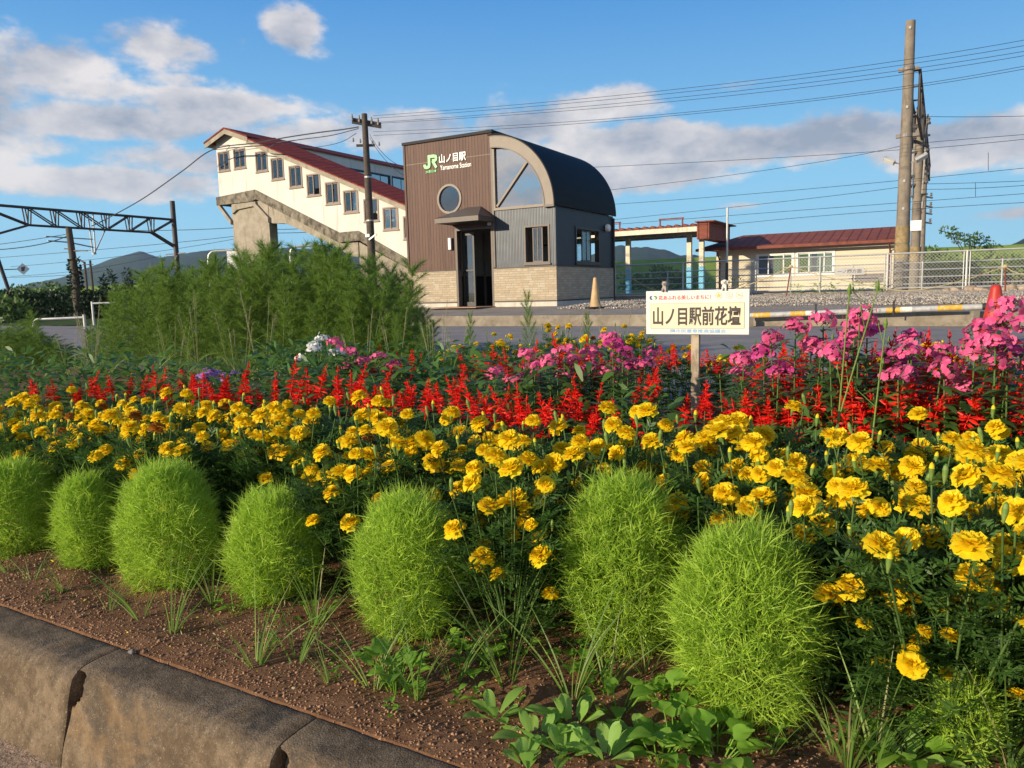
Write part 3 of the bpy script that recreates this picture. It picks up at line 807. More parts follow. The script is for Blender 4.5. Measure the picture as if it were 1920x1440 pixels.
    Rr = [(.40, .325), (.445, .31), (.462, .27), (.45, .225), (.41, .205), (.30, .205)]
    stroke(b, [(ox + (x + .04) * k_, oz + z) for x, z in Rr], w * .92, -.0295, -.0065)
    stroke(b, [(ox + .36 * k_, oz + .20), (ox + .50 * k_, oz + .005)], w * .95, -.029, -.007)
    b.build('emblem', 'letter_green', S)
build_station()

# ------------------------------------------------------------------ footbridge
def build_footbridge():
    T0, W0, Z0 = 26.6, 23.6, .4
    S = thing('footbridge', 'white covered railway footbridge on a concrete pier with red roof and stepped windows', 'footbridge', P(T0, W0, Z0), RZ)
    X = lambda t: T0 - t
    pz = lambda pts: [(X(t), z - Z0) for t, z in pts]
    Y = lambda w: w - W0
    wins = [(28.33, 27.60, 6.45, 7.31), (27.32, 26.57, 6.46, 7.31), (25.96, 25.24, 6.19, 7.05), (25.05, 24.31, 5.77, 6.69), (24.02, 23.28, 5.35, 6.26), (23.04, 22.29, 4.93, 5.82),
            (22.03, 21.27, 4.51, 5.41), (21.08, 20.31, 4.10, 5.00), (20.05, 19.30, 3.69, 4.58), (19.10, 18.35, 3.30, 4.18), (18.12, 17.40, 2.90, 3.78)]
    outer = [(28.42, 5.30), (26.05, 5.40), (21.35, 3.30), (20.35, 3.30), (15.5, .85), (15.5, 3.16), (26.1, 7.50), (26.2, 7.62), (27.44, 8.10), (28.42, 7.76)]
    holes = [[(a, z0), (a, z1), (c, z1), (c, z0)] for a, c, z0, z1 in wins]
    b = B(); b.plate(pz(outer), [pz(h) for h in holes], Y(23.35), Y(23.45))
    b.plate(pz(outer), [pz([(a - .05, z0 - .1), (a - .05, z1 + .1), (c + .05, z1 + .1), (c + .05, z0 - .1)]) for a, c, z0, z1 in wins], Y(25.70), Y(25.80))
    b.build('stair_wall', 'white_boards', S)
    b = B(); b.box(X(28.42), Y(23.451), 5.0 - Z0, X(28.32), Y(52), 7.75 - Z0)
    b.build('end_wall', 'white_boards', S)
    bw = [(29.3 + 1.75 * k, 29.3 + 1.75 * k + 1.6) for k in range(8)]
    b = B(); b.plate([(Y(25.81), 5.0 - Z0), (Y(52), 5.0 - Z0), (Y(52), 7.72 - Z0), (Y(25.81), 7.72 - Z0)], [[(Y(a), 6.30 - Z0), (Y(c), 6.30 - Z0), (Y(c), 7.18 - Z0), (Y(a), 7.18 - Z0)] for a, c in bw], X(26.2), X(26.1), axis='x')
    b.build('bridge_wall', 'white_boards', S)
    for a, c in bw: window(S, Y(a), 6.30 - Z0, Y(c), 7.18 - Z0, X(26.1), 'window_blue', 'blue_glass', .06, .08, side=True, sill=False)
    B().box(X(28.5), Y(25.8), 4.75 - Z0, X(26.02), Y(52), 5.0 - Z0).build('bridge_deck', 'stained_concrete', S)
    rnd = random.Random(4)
    for i, (a, c, z0, z1) in enumerate(wins):
        s = ((0, .5, .0, False), (.48, .98, .025, False)) if i < 5 else ((0, .48, .0, False), (.02 + .06 * rnd.random(), .5, .025, False)) if i in (5, 8) else ((0, .5, 0, False), (.42, .92, .025, False))
        f = window(S, X(a), z0 - Z0, X(c), z1 - Z0, Y(23.35), 'window_bronze', 'window_glass', .055, .09, s)
        if i in (5, 6, 7): B().box(X(a) + .12, Y(23.35) + .06, z0 - Z0 + .45, X(a) + .26, Y(23.35) + .064, z0 - Z0 + .62).build('paper', 'letter_white', f)
    # concrete: sloping stringer, landings
    st = [(28.57, 5.36), (26.08, 5.48), (21.37, 3.36), (20.37, 3.37), (15.3, .80), (15.3, .40), (20.28, 2.98), (21.42, 2.97), (26.02, 5.07), (26.3, 5.0), (28.57, 5.0)]
    b = B(); b.prism(pz(st), Y(23.27), Y(25.9)); b.build('stringer', 'stained_concrete', S)
    b = B()
    arch = [(25.44, 4.05), (25.25, 4.0), (24.9, 3.97), (24.55, 3.95), (24.2, 3.84)]
    b.prism(pz([(26.2, 4.99), (25.44, 4.72)] + arch + [(22.7, 3.24), (21.5, 2.70), (20.9, 2.40), (20.5, 2.35), (20.5, 2.95), (21.4, 2.955), (26.02, 5.055)]), Y(23.42), Y(23.84))
    b.prism(pz([(20.5, 2.95), (20.5, -.1), (15.2, -.1), (15.2, .38)]), Y(23.46), Y(25.6))
    b.build('haunch', 'pale_concrete', S)
    b = B(); b.box(X(27.75), Y(23.40), -.6, X(25.442), Y(23.86), 4.99 - Z0)
    b.prism(pz([(27.62, 4.98), (27.62, 4.55), (27.3, 4.72), (26.1, 4.80), (26.1, 4.98)]), Y(23.30), Y(23.399))
    b.build('pier', 'pale_concrete', S, bevel=.02)
    for w0, w1 in ((23.29, 23.44), (25.5, 25.65)):
        for q in ([(28.57, 4.99), (28.40, 4.99), (27.752, 4.30), (27.752, 4.10)], [(26.45, 4.98), (26.2, 4.98), (25.38, 4.25), (25.38, 4.02)]):
            B().prism(pz(q), Y(w0), Y(w1)).build('bracket', 'pale_concrete', S)
    # stair roof: both slopes follow the flight
    ze = lambda t: 7.66 - (26.2 - t) * .413
    b = B(); nn = 24; sec = [(23.02, 0), (24.6, .27), (26.18, 0), (26.18, -.05), (24.6, .21), (23.02, -.05)]
    vs = []
    for i in range(nn + 1):
        t = 26.05 - (26.05 - 15.2) * i / nn
        vs += [(X(t), Y(w), ze(t) + dz - Z0) for w, dz in sec]
    b.add(vs, [(i * 6 + k, i * 6 + (k + 1) % 6, (i + 1) * 6 + (k + 1) % 6, (i + 1) * 6 + k) for i in range(nn) for k in range(6)] + [tuple(range(6)), tuple(range(nn * 6 + 5, nn * 6 - 1, -1))])
    b.build('stair_roof', 'red_roofing', S)
    b = B(); b.prism(pz([(26.15, ze(26.15) - .055), (15.2, ze(15.2) - .055), (15.2, ze(15.2) - .24), (26.15, ze(26.15) - .24)]), Y(23.05), Y(23.09))
    b.build('eaves_board', 'pale_concrete', S)
    # bridge roof: ridge runs over the tracks
    b = B(); b.prism(pz([(28.80, 7.74), (27.44, 8.22), (26.02, 7.70), (26.02, 7.64), (27.44, 8.155), (28.80, 7.68)]), Y(23.0), Y(52.2))
    b.build('bridge_roof', 'red_roofing', S)
    b = B(); b.prism(pz([(28.78, 7.675), (27.44, 8.15), (26.04, 7.635), (26.04, 7.44), (27.44, 7.95), (28.78, 7.48)]), Y(23.03), Y(23.07))
    b.prism(pz([(28.80, 7.675), (28.74, 7.69), (28.74, 7.55), (28.80, 7.54)]), Y(23.08), Y(52))
    b.build('barge_board', 'pale_concrete', S)
    # steps inside
    b = B()
    for k in range(28):
        t = 26.0 - k * .17; z = 5.35 - k * .0755
        b.box(X(t), Y(23.46), z - .25 - Z0, X(t - .17), Y(25.69), z - Z0)
    b.box(X(28.3), Y(23.46), 5.1 - Z0, X(26.0), Y(25.69), 5.36 - Z0)
    b.build('stair_flight', 'stained_concrete', S)
build_footbridge()

# ------------------------------------------------------------------ platform side
def build_platform():
    # awning over the platform
    S = thing('platform_canopy', 'flat rusty platform canopy on cream posts with pale blue feet', 'canopy', P(8.5 * 1.2, 36, .50), RZ); S.scale = (1.2, 1.2, 1.2)
    X = lambda t: 8.5 - t
    b = B()
    n = 60; x0, x1 = X(18), X(8.3)
    top = [(x0 + (x1 - x0) * i / n, 2.58 + (.10 if i % 2 else 0)) for i in range(n + 1)]
    b.prism(top + [(x1, 2.55), (x0, 2.55)], -1.2, 2.2); b.build('roof', 'maroon_roofing', S)
    b = B(); b.box(x0, -1.23, 2.36, x1 + .05, -1.12, 2.545); b.box(x0, -.1, 2.30, x1, .1, 2.50); b.box(x0, 2.1, 2.36, x1, 2.2, 2.545); b.build('beam', 'post_cream', S)
    for k in range(7): B().box(x1 - .2 - k * 1.4, -1.1, 2.40, x1 - .1 - k * 1.4, 2.09, 2.53).build('rafter', 'dark_steel', S)
    b = B(); b.box(X(8.25), -1.3, 2.05, X(7.78), 1.9, 2.72); b.prism([(X(8.3), 2.725), (X(7.55), 2.725), (X(7.55), 2.68), (X(8.3), 2.68)], -1.4, 2.0); b.build('end_panel', 'maroon_roofing', S)
    for t in (11.52, 8.92, 8.42, 14.2):
        p = B().box(X(t) - .09, -.09, 1.05, X(t) + .09, .09, 2.31).build('post', 'post_cream', S)
        B().box(X(t) - .095, -.095, -.6, X(t) + .095, .095, 1.049).build('post_foot', 'post_blue', p)
    for t in (12.0, 9.4):
        b = B(); b.beam((X(t) - .45, -1.0, 2.92), (X(t) + .55, -1.0, 2.92), .05, .05); b.beam((X(t) - .4, -1.0, 2.64), (X(t) - .4, -1.0, 2.92), .05, .05); b.beam((X(t) + .5, -1.0, 2.64), (X(t) + .5, -1.0, 2.92), .05, .05)
        b.build('snow_bracket', 'rust_red', S)
    B().box(X(11), -.6, 2.18, X(9.4), -.5, 2.26).build('lamp_tube', 'dull_steel', S)
    # waiting room
    S = thing('waiting_room', 'low cream platform waiting room with long dark windows and red roof', 'waiting room', P(8.1 * 1.226, 38, .432), RZ); S.scale = (1.226, 1.226, 1.226)
    X = lambda t: 8.1 - t
    b = B(); h1, h2 = rect(X(6.52), .64, X(5.09), 1.53), rect(X(4.99), .66, X(3.62), 1.54)
    b.plate(rect(0, -.6, X(1.62), 1.86), [h1, h2], 0, .12)
    b.box(0, .12, -.6, .12, 4, 1.86); b.box(X(1.74), .12, -.6, X(1.62), 4, 1.86)
    b.plate(rect(.12, -.6, X(1.74), 1.86), [rect(X(6.6), .6, X(5.0), 1.6), rect(X(4.8), .6, X(3.4), 1.6)], 3.88, 4.0)
    b.build('wall', 'cream_boards', S)
    for h in (h1, h2):
        window(S, h[0][0], h[0][1], h[1][0], h[2][1], 0, 'letter_white', 'window_glass', .055, .09, ((0, .34, .03, False), (.3, .76, 0, False), (.74, 1, .03, False)))
    b = B(); ze = 1.80
    xl, xr = X(8.78), X(1.35)
    b.add([(xl, -.62, ze), (xr, -.62, ze + .03), (xr, 2.0, 2.42), (X(7.5), 2.0, 2.42), (xl, 4.6, ze), (xr, 4.6, ze)], [(0, 1, 2, 3), (3, 2, 5, 4), (0, 3, 4), (1, 5, 2), (0, 4, 5, 1)])
    b.build('roof', 'maroon_roofing', S)
    b = B().box(xl + .01, -.66, ze - .10, xr, -.61, ze + .012); b.tube([(X(7.95), -.5, ze - .12), (X(7.95), -.1, ze - .4), (X(7.95), -.05, ze - .5), (X(7.95), -.05, -.4)], .035)
    b.tube([(X(1.75), -.6, ze - .1), (X(1.75), -.05, ze - .35), (X(1.75), -.05, -.4)], .03); b.build('gutter', 'rust_red', S)
    B().box(X(2.9), -.02, .3, X(1.9), -.001, .62).build('louvre', 'dull_steel', S)
    # chain-link fence
    S = thing('chain_link_fence', 'long chain link fence with galvanised posts on a low concrete kerb', 'fence', P(0, 24.5, .58), RZ)
    X = lambda t: -t
    posts = [9.9, 7.5, 5.21, 3.26, 1.43, -.54, -2.5, -4.5, -6.5]
    x0, x1 = X(9.9), X(-6.5)
    B().add([(x0, .035, .03), (x1, .035, .03), (x1, .035, 1.0), (x0, .035, 1.0)], [(0, 1, 2, 3)]).build('netting', 'chain_link', S)
    for t in posts:
        B().tube([(X(t), 0, -.12), (X(t), 0, 1.03)], .03).build('post', 'galvanised', S)
        if t in (1.43, -.54, 5.21): B().tube([(X(t) + .075, 0, -.05), (X(t) + .075, 0, 1.0)], .016).tube([(X(t) - .075, 0, -.05), (X(t) - .075, 0, 1.0)], .016).build('stile', 'galvanised', S)
    B().tube([(x0, 0, 1.02), (x1, 0, 1.02)], .024).build('top_rail', 'galvanised', S)
    B().tube([(x0, 0, .03), (x1, 0, .03)], .018).build('bottom_rail', 'galvanised', S)
    B().box(x0, -.22, -.35, x1 + 8, .14, -.03).build('kerb', 'low_wall_concrete', S, bevel=.01)
    # pipe railing behind it
    S = thing('pipe_railing', 'grey pipe railing of four rails standing behind the chain link fence', 'railing', P(0, 25.05, .5), RZ)
    for z in (.22, .42, .63, .83): B().tube([(X(10.4), 0, z), (X(-6.5), 0, z)], .017).build('rail', 'galvanised', S)
    for t in (10.2, 8.2, 6.2, 4.2, 2.4, .55, -1.4, -3.4): B().tube([(X(t), 0, -.1), (X(t), 0, .86)], .022).build('post', 'galvanised', S)
    # direction board wired to the fence
    S = thing('direction_sign', 'narrow white direction board with dark characters fixed to the chain link fence', 'sign', P(2.84, 24.44, 1.03), RZ)
    B().box(0, -.012, 0, .80, .0, .215).build('board', 'notice_paper', S)
    mobj('lettering', text_mesh('lettering', '一ノ関方面', .12, 'letter_dark', .003, bold=.02, width=.66), S, (.07, -.0125, .05))
    # low wall between road and forecourt
    S = B().box(X(12.5), -.16, -.6, X(-30), .16, .23).build('retaining_wall', 'low_wall_concrete', None, P(0, 14.30, .055), (0, 0, RZ), bevel=.012)
    tag(S, 'low weathered concrete wall between the road and the station forecourt', 'wall')
build_platform()

# ------------------------------------------------------------------ poles, gantries, wires
def lattice(b, a, c, a2, c2, n, w=.07, web=.045, diag=True):
    """flat truss between top chord a-c and bottom chord a2-c2"""
    a, c, a2, c2 = map(Vector, (a, c, a2, c2))
    b.beam(a, c, w, w); b.beam(a2, c2, w, w)
    for i in range(n + 1):
        p, q = a.lerp(c, i / n), a2.lerp(c2, i / n)
        b.beam(p, q, web, web)
        if i < n:
            if i % 2 == 0: b.beam(p, a2.lerp(c2, (i + 1) / n), web, web)
            else: b.beam(q, a.lerp(c, (i + 1) / n), web, web)

def build_poles():
    # timber-dark utility pole in front of the footbridge
    t0, w0 = 17.72, 20.93
    S = thing('utility_pole', 'slender dark utility pole with two crossarms in front of the stepped windows', 'utility pole', P(t0, w0, .3), RZ)
    B().tube([(0, 0, -.3), (0, 0, 3), (-.02, 0, 6.78)], [.155, .135, .10], 12).build('pole', 'timber_pole', S, smooth=True)
    for z, r in ((6.52, .55), (6.42, .42), (5.72, .42)):
        a = B().box(-.5 if z > 6.5 else -.1, -r, z - .04, .45 if z < 6.5 else -.1 + .09, r, z + .04)
        a = B(); a.beam((-.42, -.2, z + .10), (.42, .35, z - .08), .08, .09) if z > 6 else a.beam((-.32, -.15, z), (.22, .2, z), .08, .08)
        c = a.build('crossarm', 'dark_steel', S)
        for k in (-1, -.45, .5, 1):
            B().lathe([(.012, -.02), (.035, 0), (.04, .05), (.02, .09), (.03, .11), (.01, .13)], 8, 0, (k * .36, k * .26, z + .06 - k * .07)).build('insulator', 'insulator', c)
    b = B(); b.box(-.1, -.17, 2.55, .08, -.12, 2.65); b.beam((.05, -.15, 2.45), (.38, -.15, 2.62), .04, .05)
    b.tube([(-.105, -.03, 3.4), (-.105, -.03, 6.0)], .02, 6); b.build('bracket', 'galvanised', S)
    for z in (1.15, 3.1, 4.6): B().lathe([(.155 - z * .006, 0), (.157 - z * .006, .05)], 12, 0, (0, 0, z)).build('band', 'galvanised', S)
    # concrete catenary poles by the fence
    def cpole(name, label, t, w, zb, zt, rb, rt_, extra=None):
        S = thing(name, label, 'catenary pole', P(t, w, zb), RZ)
        B().tube([(0, 0, -.4), (0, 0, (zt - zb) * .5), (0, 0, zt - zb)], [rb, (rb + rt_) / 2, rt_], 18).build('pole', 'pole_concrete', S, smooth=True)
        return S
    S = cpole('catenary_pole', 'tall tapering concrete pole with two floodlights close behind the fence', 1.12, 25.5, .5, 8.25, .205, .13)
    for z in (6.42, 4.55):
        b = B(); b.lathe([(.185 - z * .004, -.06), (.195 - z * .004, -.05), (.195 - z * .004, .05), (.185 - z * .004, .06)], 18, 0, (0, 0, z)); b.box(-.27, -.06, z - .05, .27, .06, z + .05); b.build('collar', 'dull_steel', S)
    for s in (-1, 1):
        b = B(); b.box(-.17, -.08, -.05, .17, .08, .05)
        f = b.build('floodlight', 'galvanised', S, (s * .42, -.12, 3.86), (rad(-35), rad(-28 * s) + (0 if s > 0 else 0), rad(12 * s)), bevel=.015)
        B().box(-.15, -.07, -.053, .15, .07, -.051).build('lens', 'lamp_white', f)
        B().beam((s * .15, -.08, 3.75), (s * .36, -.1, 3.82), .03, .03).build('arm', 'dull_steel', S)
    for z in (7.5, 5.3, 3.2, 2.4): B().box(-.03, -.22 + z * .008, z, .03, -.17 + z * .008, z + .07).build('number_plate', 'notice_paper', S)
    b = B(); b.lathe([(.206, 0), (.203, .42)], 18, 0, (0, 0, .98)); b.lathe([(.202, .45), (.198, .95)], 18, 0, (0, 0, .98)); b.build('wrap', 'pole_yellow', S, smooth=True)
    S = cpole('catenary_pole', 'second concrete pole with a white plate just behind the tallest pole', .92, 30.3, .5, 6.75, .17, .13)
    B().box(-.17, -.20, 2.05, .17, -.18, 2.40).build('number_plate', 'letter_white', S)
    B().lathe([(.175, 0), (.172, .5)], 18, 0, (0, 0, 1.0)).build('wrap', 'pole_yellow', S, smooth=True)
    b = B()
    for k, z in enumerate((5.6, 5.2, 4.7, 3.9, 3.6, 3.2)): b.beam((-.25 - .1 * (k % 2), -.3, z), (.30, .25, z + .12), .06, .07); b.lathe([(.03, 0), (.06, .05), (.03, .1), (.06, .15), (.03, .2)], 8, 0, (.26 * (-1) ** k, -.1, z + .05))
    b.beam((.15, -.2, 3.3), (.22, .1, 6.0), .05, .05); b.beam((-.2, -.2, 3.2), (-.14, .1, 5.4), .05, .05)
    b.build('contact_arm', 'dull_steel', S)
    S = cpole('catenary_pole', 'farthest and shortest concrete pole of the three behind the fence', .92, 38, .5, 5.7, .16, .12)
    B().box(-.2, -.2, 1.5, -.02, -.17, 1.85).build('number_plate', 'letter_white', S)
    B().box(-.25, -.2, 3.42, -.02, -.17, 3.75).build('number_plate', 'letter_white', S)
    b = B()
    for k, z in enumerate((4.0, 3.6, 3.3, 2.9)): b.beam((-.2, -.3, z), (.35, .3, z - .1), .06, .06); b.lathe([(.03, 0), (.06, .05), (.03, .1), (.06, .15)], 8, 0, (.3, .1, z - .05))
    b.build('contact_arm', 'dull_steel', S)
    # lattice beam running across the tracks from the tall pole, seen nearly end on
    S = thing('catenary_beam', 'dark lattice beam reaching over the tracks from the tall concrete pole', 'gantry beam', P(1.0, 25.7, 0), RZ)
    b = B()
    for x in (-.16, .16): lattice(b, (x, 0, 6.9), (x, 19, 6.6), (x, 0, 5.6), (x, 19, 5.9), 10, .08, .05)
    for k in range(11): b.beam((-.16, k * 1.9, 6.9 - .03 * k), (.16, k * 1.9, 6.9 - .03 * k), .05, .05); b.beam((-.16, k * 1.9, 5.6 + .03 * k), (.16, k * 1.9, 5.6 + .03 * k), .05, .05)
    b.build('lattice', 'dark_steel', S)
    b = B(); b.beam((-.12, 3.2, 5.7), (-.12, 3.2, 3.4), .06, .06); b.beam((.12, 6.0, 5.7), (.12, 6.0, 3.2), .06, .06); b.build('drop_arm', 'dull_steel', S)
    # portal on the far side of the yard
    T = 37.1
    S = thing('catenary_portal', 'steel truss gantry spanning the tracks with one post beside the hillside', 'gantry', P(T, 0, 0), RZ)
    w1, wl = 27.3, 17.4
    B().tube([(0, w1, 0), (0, w1, 6.25)], .13, 12).build('post', 'dark_steel', S, smooth=True)
    B().tube([(0, wl, 0), (0, wl, 6.25)], .13, 12).build('post', 'dark_steel', S, smooth=True)
    B().beam((.0, 17.9, 3.9), (.05, 18.75, -.1), .12, .12).build('stay', 'dark_steel', S)
    b = B(); top = lambda w: 5.27 - .04 * (w - wl) / 10
    bot0, bot1 = 19.6, 25.9
    for x in (-.12, .12):
        b.beam((x, wl, top(wl)), (x, w1, top(w1)), .09, .09); b.beam((x, bot0, 4.46), (x, bot1, 4.46), .08, .08)
        b.beam((x, bot0, 4.46), (x, wl + .05, 3.72), .08, .08); b.beam((x, bot1, 4.46), (x, w1, 3.72), .08, .08)
        b.beam((x, wl, 5.25), (x, bot0, 4.46), .06, .06); b.beam((x, w1, 5.22), (x, bot1, 4.46), .06, .06)
        k = (bot1 - bot0) / 5
        for i in range(6):
            w = bot0 + k * i
            b.beam((x, w - .07, 4.46), (x - .06, w - .12, top(w)), .045, .045); b.beam((x, w + .03, 4.46), (x, w + .12, top(w)), .045, .045)
            if i < 3: b.beam((x, w, top(w)), (x, w + k, 4.46), .05, .05)
            elif i < 5: b.beam((x, w + k, top(w)), (x, w, 4.46), .05, .05)
    b.build('truss', 'dark_steel', S)
    b = B(); wd = 22.6
    for dx in (-.13, .13): b.beam((0, wd + dx, 5.25), (0, wd + dx * .5, 3.25), .05, .05)
    b.beam((0, wd + .7, 4.46), (0, wd + .05, 3.3), .05, .05); b.beam((0, wd, 3.3), (0, wd, 3.2), .15, .15)
    b.tube([(0, wd, 3.55), (0, wd - 1.2, 3.75), (0, wd - 2.2, 3.78)], .035, 6); b.tube([(0, wd, 3.95), (0, wd - 2.3, 3.98)], .03, 6)
    b.build('drop_arm', 'galvanised', S)
    b = B(); b.beam((-.5, w1 - .3, 3.35), (.5, w1 + .2, 3.4), .06, .06); b.beam((0, w1 - .1, 3.0), (.45, w1 - .3, 3.25), .05, .05); b.build('bracket', 'dull_steel', S)
    # diamond board on the left post
    S = thing('diamond_sign', 'small white diamond board with dark mark on the leaning gantry stay', 'sign', P(T, 18.45, 2.42), rad(33))
    b = B(); b.prism([(.62, -.27), (.36, 0), (.62, .27), (.88, 0)], -.02, 0); b.build('board', 'letter_white', S)
    b = B(); b.prism([(.55, -.1), (.66, -.1), (.72, .12), (.55, .08)], -.025, -.0201); b.build('mark', 'letter_dark', S)
    B().beam((-.1, .02, -.02), (.7, .02, .0), .04, .04).build('bracket', 'dull_steel', S)
    # old timber pole with ivy
    S = thing('utility_pole', 'old weathered pole wrapped in ivy beside the dark hedge', 'utility pole', P(31.95, 18.5, .1), RZ)
    B().tube([(-.06, 0, -.3), (.12, 0, 1.6), (-.05, 0, 3.85)], [.16, .15, .12], 10).build('pole', 'timber_pole', S, smooth=True)
    b = B(); b.beam((-.5, 0, 3.0), (.1, 0, 2.95), .05, .05); b.beam((0, 0, 2.9), (.95, .1, 2.85), .05, .05); b.beam((0, 0, 2.65), (.6, .1, 2.4), .05, .05); b.build('crossarm', 'dark_steel', S)
    q = Q(5); n = 420; th = q.g.uniform(0, 6.28, n); z = q.g.uniform(.2, 2.6, n); r = .16 + .16 * q.g.random(n) * (1 - z / 3.4)
    q.strips(np.stack([r * np.cos(th) + .07, r * np.sin(th), z], 1), np.stack([np.cos(th), np.sin(th), q.g.normal(0, .6, n)], 1), .13, .1, None, 2, 'leaf')
    mobj('ivy', q.mesh('ivy', 'hedge_leaf'), S)
    for t, w in ((88.6, 52.7), (88.1, 53.1)):
        S = thing('utility_pole', 'far thin pole of a close pair against the dark hillside', 'utility pole', P(t, w, 0), RZ, 'far twin poles')
        B().tube([(0, 0, -1), (0, 0, 5.65 if t > 88.3 else 5.8)], [.17, .13], 8).build('pole', 'timber_pole', S)
        B().beam((-.5, 0, 5.3), (.5, 0, 5.3), .09, .09).build('crossarm', 'dark_steel', S)
    # curved white pipe posts beyond the cosmos
    for (xa, xb, y0, y1, lab) in ((392, 437, 505, 470, 'curved white pipe post in front of the concrete pier'), (546, 594, 505, 461, 'curved pale pipe post under the footbridge arch')):
        a, c = at(xa, y0, Y=31), at(xb, y1, Y=31.0)
        S = thing('curved_post', lab, 'post', (a.x, a.y, .1), 0)
        h = c.z - .1; dx = c.x - a.x
        b = B(); b.tube([(0, 0, 0), (0, 0, h - .35), (.04, 0, h - .15), (.16, 0, h - .03), (.34, 0, h), (dx, 0, h + .02)], .05, 8); b.build('pipe', 'galvanised', S, smooth=True)
        if xa < 500: B().box(dx - .25, -.04, h - .75, dx + .15, .0, h - .02).build('plate', 'letter_white', S)
        else: B().box(dx - .1, -.12, h - .25, dx + .35, .05, h + .02).build('lamp_head', 'dark_steel', S)

def wire(name, label, pts, r, group=None, mat='wire_black', n=26):
    """pts: three or more points of the hanging wire; passes through them smoothly"""
    pts = [Vector(p) for p in pts]
    out = []
    if len(pts) == 3:
        a, m, c = pts
        for i in range(n + 1):
            u = i / n; out.append(a * ((1 - u) * (1 - 2 * u)) + m * (4 * u * (1 - u)) + c * (u * (2 * u - 1)))
    elif len(pts) == 2: out = [pts[0].lerp(pts[1], i / n) for i in range(n + 1)]
    else:
        ext = [pts[0] * 2 - pts[1]] + pts + [pts[-1] * 2 - pts[-2]]
        for k in range(1, len(ext) - 2):
            p0, p1, p2, p3 = ext[k - 1:k + 3]
            for i in range(8):
                u = i / 8; out.append(.5 * ((2 * p1) + (p2 - p0) * u + (2 * p0 - 5 * p1 + 4 * p2 - p3) * u * u + (3 * p1 - p0 - 3 * p2 + p3) * u ** 3))
        out.append(pts[-1])
    o = B().tube(out, r, 5, cap=False).build(name, mat, None)
    return tag(o, label, 'wire', group)

